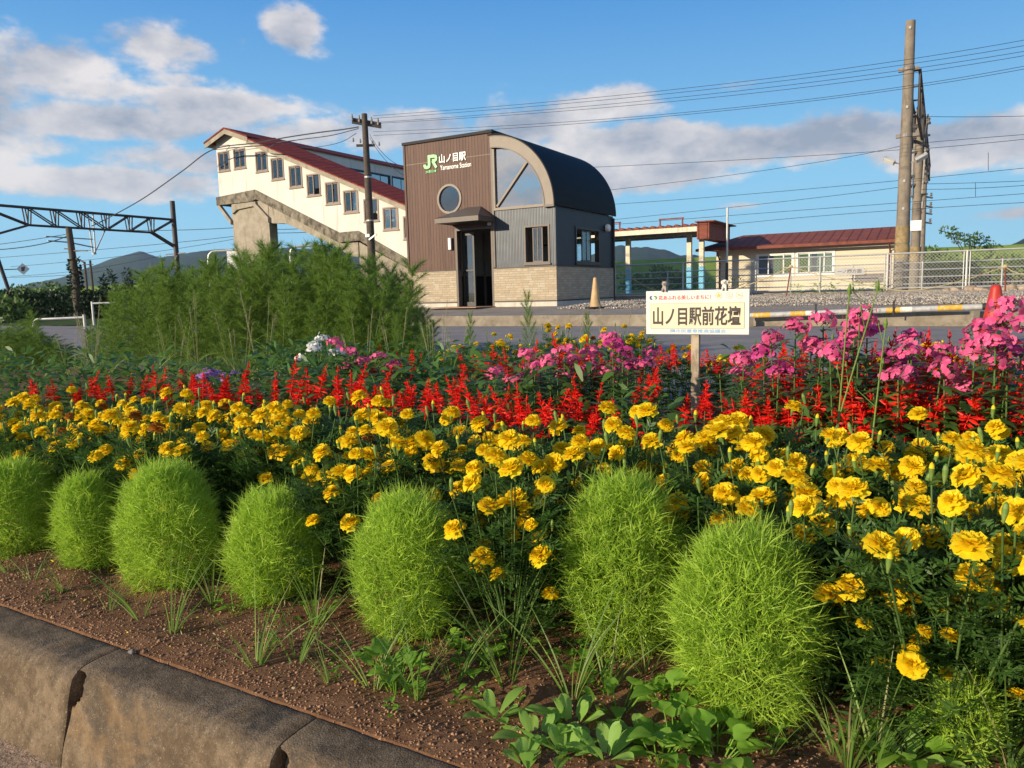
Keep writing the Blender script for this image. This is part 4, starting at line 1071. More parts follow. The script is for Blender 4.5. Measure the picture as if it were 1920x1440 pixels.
def build_wires():
    w = 20.93
    g = 'supply wires from the dark utility pole'
    for nm, ps in (('topmost supply wire from the dark pole crossing the open sky', [(700, 217), (1325, 161), (1990, 62)]),
                   ('second supply wire below the topmost one from the dark pole', [(700, 222), (1325, 168), (1990, 73)]),
                   ('third supply wire from the dark pole, midway in its bundle', [(712, 229), (1325, 177), (1990, 84)]),
                   ('fourth supply wire from the dark pole, just above the doubled cable', [(712, 231), (1325, 184), (1990, 92)]),
                   ('upper strand of the doubled cable from the lower crossarm', [(700, 247), (1325, 207), (1990, 110)]),
                   ('lower strand of the doubled cable from the lower crossarm', [(700, 254), (1325, 211), (1990, 116)])):
        wire('overhead_wire', nm, [at(*p, w=w) for p in ps], .006, g)
    g = 'railway wires behind the station'; w = 30
    for nm, ps in (('steep dark railway wire rising from the round roof to the tall pole', [(1100, 361), (1450, 317), (1700, 271)]),
                   ('dark railway wire leaving the tall pole towards the frame edge', [(1700, 271), (1810, 261), (1990, 247)]),
                   ('thin twin of the dark wire leaving the tall pole', [(1700, 281), (1810, 272), (1990, 254)]),
                   ('beaded messenger wire in front of the long cloud bank', [(1080, 315), (1400, 299), (1700, 280)]),
                   ('railway wire passing midway between cloud bank and canopy', [(1100, 386), (1450, 360), (1990, 308)]),
                   ('railway wire in clear sky above the platform canopy', [(1100, 417), (1450, 380), (1700, 349)]),
                   ('lower railway wire just over the tall bare tube', [(1100, 425), (1450, 398), (1990, 358)]),
                   ('lowest railway wire skimming the waiting room roof', [(1340, 424), (1600, 400), (1990, 376)]),
                   ('level railway wire from the second concrete pole', [(1722, 218), (1850, 219), (1990, 215)]),
                   ('contact wire from the third concrete pole with droppers', [(1728, 345), (1850, 342), (1990, 336)]),
                   ('doubled contact wire below the one with droppers', [(1728, 355), (1850, 352), (1990, 342)])):
        wire('overhead_wire', nm, [at(*p, w=w) for p in ps], .0085, g)
    for x, y0, y1 in ((1853, 286, 320), (1829, 342, 370)):
        wire('dropper_wire', 'short upright dropper between railway wires near ' + ('the upper wire' if y0 < 300 else 'the contact wire'), [at(x, y0, w=w), at(x, y1, w=w)], .008, 'droppers', n=2)
    # cables to the left
    bundle = [at(672, 238, w=20.9), at(640, 243, w=20.95), at(600, 248, w=21.0), at(540, 257, w=21.2), at(480, 268, w=21.8), at(400, 280, w=22.5), at(340, 322, w=22.6), at(270, 371, w=22.6), at(210, 405, w=22.6), at(172, 424, w=22.6)]
    wire('cable', 'thick bundled cable sagging from the dark pole across the white gable to the gantry', bundle, .024, None)
    wire('cable', 'wavy second cable slung below the bundled one over the gable', [at(672, 241, w=20.9), at(620, 254, w=21), at(560, 262, w=21.5), at(500, 272, w=22), at(450, 276, w=22.4), at(400, 281, w=22.5)], .016)
    wire('cable', 'loose looping wire dangling over the white gable wall', [at(400, 276, w=23.1), at(430, 272, w=23.1), at(425, 283, w=23.1), at(452, 276, w=23.1), at(478, 274, w=23.1), at(495, 282, w=23.1), at(520, 268, w=23.1), at(560, 262, w=22.5)], .012, None, 'wire_grey')
    wire('cable', 'thin service wire drooping from the dark pole to the red roof', [at(668, 250, w=20.9), at(640, 266, w=21.5), at(600, 275, w=22.5), at(560, 277, w=23.2)], .010)
    for k, (a, c) in enumerate((((693, 252), (752, 312)), ((693, 258), (760, 330)))):
        wire('cable', ('upper' if k == 0 else 'lower') + ' slack drop wire from the dark pole to the plank wall', [at(*a, w=20.9), at((a[0] + c[0]) / 2 - 4, (a[1] + c[1]) / 2 + 6, w=19.5), at(*c, w=17.6)], .009)
    g = 'wires beyond the gantry'
    for nm, ps, r, ww in (('upper wire running to the ivy-wrapped pole', [(-40, 463), (50, 451), (132, 438)], .014, 20), ('thick sagging wire at the ivy-wrapped pole', [(-40, 470), (60, 461), (132, 440)], .022, 20),
                          ('long wire passing behind the gantry to the pier', [(-40, 486), (220, 465), (440, 443)], .02, 40), ('wire beyond the hill crest behind the gantry', [(20, 500), (230, 480), (440, 448)], .02, 45),
                          ('wire from the gantry post to the pier', [(170, 430), (300, 432), (440, 427)], .018, 30), ('low wire in front of the dark hillside', [(20, 518), (150, 507), (300, 480)], .02, 45),
                          ('lowest faint wire over the hedge', [(10, 520), (120, 516), (210, 505)], .02, 40),
                          ('wire seen through the arch under the stair, upper', [(505, 430), (580, 428), (640, 420)], .02, 36), ('wire seen through the arch under the stair, lower', [(505, 437), (570, 436), (640, 433)], .02, 36)):
        wire('overhead_wire', nm, [at(*p, w=ww) for p in ps], r, g)

# ------------------------------------------------------------------ street furniture
def cone(name, label, loc, h, r, mat, foot, tilt=0):
    S = thing(name, label, 'traffic cone', loc, .3)
    b = B(); b.lathe([(r, .03), (r * .93, .05), (r * .34, h - .05), (r * .30, h - .012), (r * .22, h)], 24); b.build('body', mat, S, smooth=True)
    b = B(); a = r * 1.45; b.prism([(-a, 0), (a, 0), (a, .03), (-a, .03)], -a, a); b.build('foot', foot, S, bevel=.008)
    S.rotation_euler = (tilt, 0, .3)
def build_furniture():
    cone('traffic_cone', 'faded sand coloured cone on a black foot by the station corner', P(6.98, 16.05, .375), .70, .135, 'cone_sand', 'rubber')
    cone('traffic_cone', 'scuffed red cone on the road behind the pink phlox', P(-.53, 10.4, .05), .68, .17, 'cone_red', 'cone_red')
    # striped bar lying along the low wall
    A, E_ = at(1398, 592, w=13.9), at(1866, 574, w=13.9)
    S = thing('barrier_bar', 'long grey, white and yellow striped bar along the low wall', 'barrier bar', A)
    d = (E_ - A); L = d.length; dn = d / L
    cuts = [(0, .035, 'bar_grey'), (.035, .115, 'bar_yellow'), (.115, .205, 'bar_grey'), (.205, .27, 'bar_yellow'), (.27, .295, 'bar_white'), (.295, .44, 'bar_grey'), (.44, .60, 'bar_grey'), (.60, .655, 'bar_yellow'), (.655, .70, 'bar_white'), (.70, .795, 'bar_grey'), (.795, .885, 'bar_yellow'), (.885, .955, 'bar_grey'), (.955, .99, 'rubber')]
    for i, (a, c, m) in enumerate(cuts):
        r = .048 + .0006 * (i % 2) + (.006 if m == 'rubber' else 0)
        B().tube([dn * (a * L), dn * (c * L)], r, 14).build('band', m, S, smooth=True)
    for u in (.305, .62): B().tube([dn * (u * L) + Vector((0, -.07, -.09)), dn * (u * L) + Vector((0, -.07, .16))], .014, 6).build('tie', 'rubber', S)
    for u in (.02, .5, .93): B().box(-.05, -.05, -.30, .05, .05, -.055).build('block', 'low_wall_concrete', S, dn * (u * L))
    # thin rusty stakes with straw rope
    st = []
    for (x0, y0, x1, y1, lab) in ((1146, 497, 1143, 568, 'rusty thin stake beside the shaded station flank'), (1483, 500, 1471, 566, 'leaning rusty stake in the gravel before the waiting room'), (1885, 500, 1885, 578, 'rusty upright stake in the gravel near the red cone')):
        a, c = at(x1, y1, w=21.5), at(x0, y0, w=21.5); st.append(c)
        S = thing('rope_stake', lab, 'stake', a)
        B().tube([(0, 0, -.15), c - a], .018, 7).build('rod', 'rust_red', S)
        b = B(); b.lathe([(.02, -.03), (.05, -.02), (.055, .02), (.03, .05)], 8, 0, c - a); b.build('knot', 'rope_straw', S)
    wire('rope', 'sagging straw rope between station stake and leaning stake', [st[0], at(1230, 545, w=21.5), at(1330, 553, w=21.5), at(1420, 528, w=21.5), st[1]], .014, None, 'rope_straw')['category'] = 'rope'
    wire('rope', 'straw rope from the leaning stake towards the tall concrete pole', [st[1], at(1540, 517, w=21.5), at(1620, 533, w=21.5), at(1700, 545, w=21.5), at(1790, 530, w=21.5), st[2]], .011, None, 'rope_straw')['category'] = 'rope'
    wire('rope', 'straw rope from the upright stake leaving at the fence', [st[2], at(1905, 511, w=21.5), at(1940, 520, w=21.5)], .012, None, 'rope_straw')['category'] = 'rope'
    # bare tube
    S = thing('bare_tube', 'tall bare grey tube standing upright before the waiting room', 'pole', P(5.69, 23.0, .4), RZ)
    B().tube([(0, 0, -.2), (0, 0, 2.72)], .032, 10).build('tube', 'galvanised', S, smooth=True)
    B().tube([(0, 0, -.2), (0, 0, 1.1)], .043, 10).build('socket', 'dark_steel', S, smooth=True)
    # stones at the foot of the fence
    rnd = random.Random(9)
    names = ['pale round', 'broad flat cream', 'small pinkish', 'large peaked brown', 'smooth domed tan', 'wide flat tan', 'small whitish', 'reddish wedge', 'long pinkish', 'rounded sandy']
    for i, (px, wd) in enumerate(((1774, 18), (1789, 24), (1803, 16), (1819, 22), (1834, 20), (1847, 20), (1858, 11), (1868, 14), (1893, 30), (1915, 20))):
        c = at(px, 550, w=24.05); r = wd / 1400 * 20 / 2
        bm = bmesh.new(); bmesh.ops.create_icosphere(bm, subdivisions=3, radius=1)
        sq = rnd.uniform(.5, .85)
        for v in bm.verts:
            k = 1 + .22 * math.sin(v.co.x * 2.7 + i) * math.sin(v.co.y * 3.1 + 2 * i) + .08 * math.sin(v.co.z * 7 + i)
            v.co = Vector((v.co.x * r * k, v.co.y * r * .8 * k, v.co.z * r * sq * k))
        me = bpy.data.meshes.new('stone'); bm.to_mesh(me); bm.free(); me.materials.append(MATS['river_stone'])
        me.polygons.foreach_set('use_smooth', [True] * len(me.polygons))
        tag(mobj('stone', me, None, (c.x, c.y, .47 + r * sq * .4), (0, 0, rnd.uniform(0, 3))), names[i] + ' stone in the row at the fence foot', 'stone', 'stones along the fence')
    # rails on the far left
    S = thing('guard_rail', 'low white pipe rail with two posts at the roadside beyond the weeds', 'guard rail', P(0, 0, 0))
    a, c = at(68, 599, Y=22), at(158, 595, Y=22)
    B().tube([a + Vector((-.1, 0, -.35)), a + Vector((-.09, 0, -.08)), a, a.lerp(c, .5), c], .035, 8).build('rail', 'galvanised', S, smooth=True)
    a2, c2 = at(100, 620, Y=22), at(158, 617, Y=22)
    B().tube([a2, c2], .022, 8).build('rail', 'galvanised', S)
    B().tube([c + Vector((0, 0, .08)), c + Vector((0, 0, -.5))], .04, 8).build('post', 'galvanised', S)
    S = thing('guard_rail', 'upper white rail half hidden by the tall feathery cosmos', 'guard rail', P(0, 0, 0))
    a, c = at(171, 569, Y=24), at(225, 567, Y=24)
    B().tube([a, c], .03, 8).build('rail', 'galvanised', S)
    B().tube([a + Vector((.03, 0, .06)), a + Vector((.03, 0, -.8))], .035, 8).build('post', 'galvanised', S)
    # kerb blocks of the bed: one mould, each chipped its own way
    prof = [(.985, -.235), (.985, -.025), (.978, -.006), (.965, .0), (.92, .0), (.885, -.002), (.868, -.008), (.852, -.022), (.845, -.042), (.840, -.065), (.833, -.10), (.824, -.14), (.814, -.18), (.802, -.235)]
    dense = []
    for (wa, za), (wb, zb) in zip(prof, prof[1:]):
        for k in range(4): dense.append((wa + (wb - wa) * k / 4, za + (zb - za) * k / 4))
    dense.append(prof[-1])
    labels = ['rounded concrete kerb block at the far end of the kerb', 'stained concrete kerb block with a pale patch at its foot', 'dark weathered kerb block whose near corner is chipped by the pebble', 'brown kerb block with a broken corner beneath the broad green weeds', 'concrete kerb block past the broken corner, mostly hidden by weeds', 'last concrete kerb block buried under weeds']
    cuts = [3.45, 2.845, 2.24, 1.632, 1.012, .402, -.21]
    for i in range(6):
        t1, t0 = cuts[i] - .0018, cuts[i + 1] + .0018; nt = 110
        o = P((t0 + t1) / 2, .87, 0)
        tt = np.linspace(t1, t0, nt + 1)
        pw, pz = np.array([p[0] for p in dense]), np.array([p[1] for p in dense])
        T_, W_ = np.meshgrid(tt, pw, indexing='ij'); Z_ = np.broadcast_to(pz, T_.shape).copy(); W_ = W_.copy()
        nz = fbm2(T_ * 30 + 9, (W_ + Z_) * 30 + 20 + i * 7, 3 + i, 5, 1.0)
        W_ += nz * .0016; Z_ += nz * .0016
        # worn ends
        e = np.minimum(t1 - T_, T_ - t0)
        worn = np.clip(1 - e / .007, 0, 1) ** 2 * .003
        W_ += worn * (Z_ < -.01); Z_ -= worn * (W_ < .97) * .6
        if i in (3, 4):   # a bite out of the front shoulder by the joint
            ell = ((T_ - (t1 - .004)) / .034) ** 2 + ((W_ - .850) / .026) ** 2 + ((Z_ + .034) / .040) ** 2
            bite = np.clip(1.25 - ell + fbm2(T_ * 60, Z_ * 60 + W_ * 60, 5, 4, 1.) * .6, 0, 1)
            bite = bite ** .5
            W_ += bite * .026; Z_ -= bite * .020
            drop = np.exp(-((T_ - t1) / .012) ** 2) * np.exp(-((Z_ + .085) / .04) ** 2)
            W_ += drop * .010
        co = np.stack([T_ * U.x + W_ * V.x - o.x, T_ * U.y + W_ * V.y - o.y, Z_], -1).reshape(-1, 3)
        k = len(pw); ii = (np.arange(nt)[:, None] * k + np.arange(k - 1)[None]).ravel()
        faces = [tuple(f) for f in np.stack([ii, ii + 1, ii + k + 1, ii + k], -1).tolist()]
        faces += [tuple(range(k)), tuple(range((nt + 1) * k - 1, nt * k - 1, -1))]
        b = B(); b.add([tuple(p) for p in co], faces)
        ob = b.build('kerb_block', 'kerb_concrete', None, o, smooth=True)
        tag(ob, labels[i], 'kerb block', 'kerb blocks of the flower bed')
    p = at(247, 1222, z=.006)
    bm = bmesh.new(); bmesh.ops.create_icosphere(bm, subdivisions=3, radius=.0075)
    for v in bm.verts: v.co = Vector((v.co.x * 1.1, v.co.y * .8, v.co.z * .8)) * (1 + .15 * math.sin(v.co.x * 500))
    me = bpy.data.meshes.new('pebble'); bm.to_mesh(me); bm.free(); me.materials.append(MATS['pebble'])
    tag(mobj('pebble', me, None, p), 'single dark grey pebble lying on the kerb top beside the joint', 'pebble')
build_poles(); build_wires(); build_furniture()

# ------------------------------------------------------------------ the sign in the bed
def build_sign():
    w = 4.25
    pts = [at(x, y, w=w) for x, y in ((1212, 543), (1406, 545), (1211, 626), (1405, 628), (1299, 628), (1314, 628))]
    tl, tr, bl, br = pts[:4]
    wd = (tr - tl).length; ht = ((tl - bl).length + (tr - br).length) / 2
    o = (bl + br) / 2; o.z = (bl.z + br.z) / 2
    d = (tr - tl); ang = math.atan2(d.y, d.x)
    S = thing('garden_sign', 'white flower bed signboard with bold dark characters on a weathered timber post', 'signboard', o, ang)
    xl = -wd / 2
    u = wd / 194.0                                            # metres for one photo pixel on the board
    B().box(xl, 0, 0, -xl, .014, ht).build('board', 'sign_white', S, bevel=.002)
    px = lambda x: xl + (x - 1212) * u
    pz = lambda y: (627 - y) / 84.0 * ht
    B().box(px(1222), -.0015, pz(615), px(1397), -.0003, pz(568)).build('panel', 'sign_cream', S)
    b = B(); x0, x1, z0, z1, e = px(1222), px(1397), pz(615), pz(568), .0022
    b.box(x0 - e, -.002, z0 - e, x1 + e, -.0002, z0); b.box(x0 - e, -.002, z1, x1 + e, -.0002, z1 + e); b.box(x0 - e, -.002, z0, x0, -.0002, z1); b.box(x1, -.002, z0, x1 + e, -.0002, z1)
    b.build('panel_border', 'olive_line', S)
    mobj('lettering', text_mesh('lettering', '山ノ目駅前花壇', pz(573.5) - pz(610.5), 'ink_black', .0012, bold=.024, width=px(1391) - px(1226)), S, (px(1226), -.0017, pz(610.5)))
    mobj('lettering', text_mesh('lettering', '花あふれる美しいまちに！', pz(552.0) - pz(560.5), 'ink_red', .001, bold=.012, width=px(1337) - px(1237)), S, (px(1237), -.0004, pz(560.5)))
    mobj('lettering', text_mesh('lettering', '一関市民憲章推進協議会', pz(616.8) - pz(624.0), 'ink_blue', .001, bold=.006, width=px(1365) - px(1249)), S, (px(1249), -.0004, pz(624.0)))
    # swirl emblem and three roundels
    b = B(); c = (px(1223.5), pz(556)); r = 4.6 * u
    b.prism([(c[0] + r * math.cos(a) * s, c[1] + r * .9 * math.sin(a) * s) for a, s in [(rad(80 + k * 20), 1) for k in range(11)]] + [(c[0] + .25 * r, c[1] - .3 * r), (c[0] - .3 * r, c[1] - .1 * r)], -.0014, -.0003)
    b.build('emblem', 'ink_navy', S)
    b = B(); c = (px(1229.5), pz(556))
    b.prism([(c[0] + r * math.cos(a), c[1] + r * .85 * math.sin(a)) for a in [rad(-80 + k * 18) for k in range(11)]] + [(c[0] - .45 * r, c[1] + .35 * r), (c[0] + .35 * r, c[1] + .1 * r)], -.0014, -.0003)
    b.build('emblem', 'ink_green', S)
    for k, x in enumerate((1351, 1370, 1388)):
        c = (px(x), pz(554)); r = 6.4 * u
        b = B(); b.plate(circle(c[0], c[1], r, r, 28), [circle(c[0], c[1], r * .86, r * .86, 28)], -.0012, -.0003); b.box(c[0] - r, -.0012, c[1] - r * 1.62, c[0] + r, -.0003, c[1] - r * 1.52)
        ro = b.build('roundel', 'ink_grey', S)
        b = B()
        if k == 0: b.prism([(c[0] + (r * .8 if i % 2 == 0 else r * .38) * math.cos(rad(90 + i * 36)), c[1] + (r * .8 if i % 2 == 0 else r * .38) * math.sin(rad(90 + i * 36))) for i in range(10)], -.0015, -.0004)
        elif k == 1:
            for i in range(5): b.prism([(c[0] + r * .1 * math.cos(rad(i * 72 + 60)), c[1] + r * .1 * math.sin(rad(i * 72 + 60))), (c[0] + r * .6 * math.cos(rad(i * 72 + 40)), c[1] + r * .6 * math.sin(rad(i * 72 + 40))), (c[0] + r * .72 * math.cos(rad(i * 72 + 15)), c[1] + r * .72 * math.sin(rad(i * 72 + 15)))], -.0015 - i * .0001, -.0004)
        else:
            b.prism([(c[0] - r * .5, c[1] + r * .3), (c[0] - r * .1, c[1] + r * .35), (c[0] + r * 1.25, c[1] - r * .45), (c[0] + r * .3, c[1] - r * .15), (c[0] - r * .3, c[1] - r * .1)], -.0015, -.0004)
        b.build('mark', 'ink_gold' if k != 1 else 'ink_grey', ro)
    pw = 15 * u
    B().box(px(1306) - pw / 2, .0145, -o.z - .1, px(1306) + pw / 2, .0145 + pw * .7, ht - .03).build('post', 'post_timber', S, bevel=.002)
    # two toy animals sitting on the top edge
    def toy(label, x, coat, ear, kind):
        base = S.matrix_basis @ Vector((px(x), .004, ht))
        T = thing('toy_animal', label, 'figurine', base, ang)
        k = u
        bm = bmesh.new()
        def ball(cx, cy, cz, rx, ry, rz):
            M_ = Matrix.Translation((cx * k, cy * k, cz * k)) @ Matrix.Diagonal((rx * k, ry * k, rz * k, 1))
            bmesh.ops.create_uvsphere(bm, u_segments=14, v_segments=10, radius=1, matrix=M_)
        ball(0, 0, 6.2, 4.6, 4.2, 5.0); ball(0, -.6, 13.2, 5.4, 4.6, 4.8); ball(0, -4.6, 12.2, 2.3, 2.0, 1.8)
        ball(-3.0, -3.0, 2.6, 1.7, 2.3, 4.0); ball(3.0, -3.0, 2.6, 1.7, 2.3, 4.0); ball(-3.4, -4.4, -.4, 1.8, 2.4, 1.6); ball(3.4, -4.4, -.4, 1.8, 2.4, 1.6); ball(2.5, 4.4, 3.0, 1.3, 2.2, 1.4)
        me = bpy.data.meshes.new('body'); bm.to_mesh(me); bm.free(); me.materials.append(MATS[coat])
        o2 = mobj('body', me, T)
        md = o2.modifiers.new('remesh', 'REMESH'); md.mode = 'VOXEL'; md.voxel_size = .55 * k; md.use_smooth_shade = True
        for s in (-1, 1):
            bm = bmesh.new()
            if kind == 'cat': bmesh.ops.create_cone(bm, segments=8, radius1=2.1 * k, radius2=.2 * k, depth=4.4 * k, cap_ends=True, matrix=Matrix.Translation((s * 3.4 * k, -.4 * k, 18 * k)) @ Matrix.Rotation(rad(14 * s), 4, 'Y'))
            else: bmesh.ops.create_uvsphere(bm, u_segments=10, v_segments=8, radius=1, matrix=Matrix.Translation((s * 5.2 * k, -.6 * k, 12.6 * k)) @ Matrix.Diagonal((1.5 * k, 1.9 * k, 3.6 * k, 1)))
            me = bpy.data.meshes.new('ear'); bm.to_mesh(me); bm.free(); me.materials.append(MATS[ear]); mobj('ear', me, T)
            bm = bmesh.new(); bmesh.ops.create_uvsphere(bm, u_segments=8, v_segments=6, radius=.85 * k, matrix=Matrix.Translation((s * 2.1 * k, -5.0 * k, 14.2 * k)))
            me = bpy.data.meshes.new('eye'); bm.to_mesh(me); bm.free(); me.materials.append(MATS['eye_black']); mobj('eye', me, T)
        bm = bmesh.new(); bmesh.ops.create_uvsphere(bm, u_segments=8, v_segments=6, radius=.8 * k, matrix=Matrix.Translation((0, -6.6 * k, 12.7 * k)))
        me = bpy.data.meshes.new('nose'); bm.to_mesh(me); bm.free(); me.materials.append(MATS['eye_black']); mobj('nose', me, T)
    toy('tiny grey and white toy kitten perched on the signboard edge', 1248.5, 'fur_grey', 'fur_dark', 'cat')
    toy('tiny cream toy puppy with drooping ears perched on the signboard edge', 1361.5, 'fur_white', 'fur_white', 'dog')
build_sign()

# ------------------------------------------------------------------ the garden
ORD = ['first', 'second', 'third', 'fourth', 'fifth', 'sixth', 'seventh', 'eighth', 'ninth', 'tenth', 'eleventh', 'twelfth', 'thirteenth', 'fourteenth', 'fifteenth', 'sixteenth', 'seventeenth', 'eighteenth', 'nineteenth', 'twentieth',
       'twenty-first', 'twenty-second', 'twenty-third', 'twenty-fourth', 'twenty-fifth', 'twenty-sixth', 'twenty-seventh', 'twenty-eighth', 'twenty-ninth', 'thirtieth', 'thirty-first', 'thirty-second', 'thirty-third', 'thirty-fourth', 'thirty-fifth',
       'thirty-sixth', 'thirty-seventh', 'thirty-eighth', 'thirty-ninth', 'fortieth', 'forty-first', 'forty-second', 'forty-third', 'forty-fourth', 'forty-fifth', 'forty-sixth', 'forty-seventh', 'forty-eighth', 'forty-ninth', 'fiftieth']
def unit(v): return v / (np.linalg.norm(v, axis=-1, keepdims=True) + 1e-9)
def px_of(p):
    d = Vector(p) - Vector((0, 0, EYE)); z = d.dot(FWD)
    return 960 + F_PX * d.dot(RT) / z, 720 - F_PX * d.dot(UP) / z

def kochia_mesh(seed, R, H, n=9500, sparse=False):
    q = Q(seed); g = q.g
    def prof(h): return np.sqrt(np.clip(1 - np.where(h > .45, (h - .45) / .56, (.45 - h) / .55) ** 2, 0, 1))
    lump = lambda th, h: 1 + .10 * np.sin(th * 2 + h * 4 + seed * 1.7) + +.09 * np.sin(th * 5 + h * 9 + seed * 2) + .06 * np.sin(h * 13 + th * 3 + seed)
    h = g.random(n) ** .9; th = g.uniform(0, 2 * np.pi, n); rr = np.where(g.random(n) < .72, g.uniform(.80, 1.0, n), g.uniform(.3, .85, n))
    r = R * prof(h) * rr * lump(th, h) * .9
    base = np.stack([r * np.cos(th), r * np.sin(th), H * (.02 + .95 * h)], 1)
    outv = np.stack([np.cos(th) * prof(h), np.sin(th) * prof(h), (h - .42) * 1.5], 1)
    d = unit(unit(outv) * .75 + np.array([0, 0, .45]) + g.normal(0, .55, (n, 3)))
    L = g.uniform(.015, .034, n) * (1.15 if sparse else 1)
    bend = g.normal(0, .55, (n, 3)) + np.array([0, 0, .10])
    q.strips(base, d, L, g.uniform(.0016, .0030, n) * (1.5 if sparse else 1), bend, 4, 'blade', 0)
    # shoots that give the top its ragged outline
    k = max(60, n // 90); h = g.uniform(.35, 1, k); th = g.uniform(0, 6.28, k); r = R * prof(h) * .8
    b0 = np.stack([r * np.cos(th), r * np.sin(th), H * h * .95], 1); d0 = unit(np.stack([np.cos(th) * .6, np.sin(th) * .6, .6 + h], 1) + g.normal(0, .15, (k, 3)))
    ln = g.uniform(.02, .05, k) * R / .15
    q.strips(b0, d0, ln, .0022, None, 2, 'bar', 1)
    m = 12
    bb = np.repeat(b0, m, 0) + np.repeat(d0 * ln[:, None], m, 0) * g.uniform(.25, 1, (k * m, 1))
    q.strips(bb, unit(np.repeat(d0, m, 0) * .7 + g.normal(0, .55, (k * m, 3))), g.uniform(.018, .036, k * m), .0024, g.normal(0, .3, (k * m, 3)), 3, 'blade', 0)
    # branches inside
    k = 40; th = g.uniform(0, 6.28, k); h = g.uniform(.35, .9, k); r = R * prof(h) * .7
    q.strips(np.stack([.01 * np.cos(th), .01 * np.sin(th), np.zeros(k)], 1), np.stack([r * np.cos(th), r * np.sin(th), H * h], 1), np.sqrt(r ** 2 + (H * h) ** 2), .004, None, 2, 'bar', 1)
    return q.mesh('foliage', ['kochia_leaf', 'kochia_stem'])

KOCHIA = []
def build_kochia():
    for i, (px, py, wd, ht, lab) in enumerate((
            (30, 1042, 195, 182, 'lime green kochia bush at the far end of the row, cut by the frame edge'), (171, 1075, 122, 196, 'slimmest lime green kochia bush, wedged between two rounder ones'),
            (325, 1108, 205, 255, 'plump lime green kochia bush, third from the far end'), (521, 1140, 185, 232, 'rounded lime green kochia bush behind the kerb joint with a flower on its shoulder'),
            (772, 1208, 218, 300, 'egg shaped lime green kochia bush standing alone before a dark gap'), (1172, 1238, 258, 372, 'tallest lime green kochia bush, leaning against the big round one'),
            (1393, 1362, 318, 392, 'largest nearest lime green kochia bush above the heart leaved weeds'))):
        b = at(px, py, z=.0); k = (b - Vector((0, 0, EYE))).dot(FWD) / F_PX
        R = wd * k / 2 * .93; dv = Vector((b.x, b.y, 0)).normalized()
        c = b + dv * R * .42; H = ht * k * .90
        KOCHIA.append(Vector((c.x, c.y, 0)))
        S = thing('kochia_bush', lab, 'bush', (c.x, c.y, .0), i * 1.3, 'kochia bushes along the kerb')
        mobj('foliage', kochia_mesh(20 + i, R, H, int(13000 * (R / .14) ** 1.2)), S)
        B().tube([(0, 0, -.03), (.004, 0, H * .3)], [.007, .004], 6).build('stem', 'kochia_stem', S)
    b = at(1808, 1425, z=0)
    S = thing('kochia_bush', 'small thin pale kochia seedling among broad weeds', 'bush', b, 0, 'kochia bushes along the kerb')
    mobj('foliage', kochia_mesh(77, .045, .135, 520, True), S)
    B().tube([(0, 0, -.03), (.004, 0, .08)], [.004, .003], 6).build('stem', 'kochia_stem', S)

def marigold_head_mesh(seed, r=.031, old=False):
    q = Q(seed); g = q.g
    rings = [(11, 1.0, 4, .0, .40), (11, .92, 16, .002, .38), (10, .80, 30, .004, .36), (9, .66, 46, .005, .32), (7, .50, 62, .006, .28), (5, .34, 78, .006, .22)]
    for n, ln, tilt, z0, wd in rings:
        off = g.uniform(0, 6.28)
        for k in range(n):
            a = off + 2 * np.pi * k / n + g.normal(0, .12); tl = rad(tilt + g.normal(0, 9) - (25 if old else 0)); L = r * ln * g.uniform(.86, 1.10); W = r * wd * 2 * g.uniform(.85, 1.2)
            ph = g.uniform(0, 6.28); amp = r * .075
            def fn(u, v, a=a, tl=tl, L=L, W=W, ph=ph):
                rr = .004 * r / .031 + L * u; s = (v - .5) * W * (.28 + .95 * np.sin(np.minimum(u * 1.45, 1.35)))
                hgt = amp * u * np.sin(v * 9.0 + ph) + amp * .6 * np.sin(u * 7 + ph) - amp * 1.3 * u ** 3 * (2.0 if tilt < 30 else .4)
                rad_ = rr * np.cos(tl) - hgt * np.sin(tl); z = rr * np.sin(tl) + hgt * np.cos(tl) + z0
                return np.stack([rad_ * np.cos(a) - s * np.sin(a), rad_ * np.sin(a) + s * np.cos(a), z], -1)
            q.sheet(fn, 3, 4, 0)
    # calyx and the swollen neck below it
    n = 8; th = np.arange(n) * 2 * np.pi / n; c = np.stack([np.cos(th), np.sin(th), 0 * th], 1)
    prof = [(.0022, -.036), (.0035, -.028), (.0068, -.018), (.0088, -.004), (.0105, .003)]
    i = np.arange(n); j = (i + 1) % n
    for (ra, za), (rb, zb) in zip(prof, prof[1:]):
        q.raw(np.concatenate([c * ra * r / .031 + [0, 0, za * r / .031], c * rb * r / .031 + [0, 0, zb * r / .031]]), np.stack([i, j, j + n, i + n], -1), 1)
    return q.mesh('flower_head', ['marigold_withered' if old else 'marigold_petal', 'calyx_green'])

def marigold_bud_mesh(seed):
    q = Q(seed); n = 8; th = np.arange(n) * 2 * np.pi / n; c = np.stack([np.cos(th), np.sin(th), 0 * th], 1); i = np.arange(n); j = (i + 1) % n
    prof = [(.0016, -.022), (.0026, -.017), (.0047, -.007), (.0050, .001), (.0036, .008), (.001, .0115)]
    for m, ((ra, za), (rb, zb)) in enumerate(zip(prof, prof[1:])):
        q.raw(np.concatenate([c * ra + [0, 0, za], c * rb + [0, 0, zb]]), np.stack([i, j, j + n, i + n], -1), 0 if m < 3 or seed % 2 else 1)
    return q.mesh('bud', ['calyx_green', 'marigold_petal'], True)

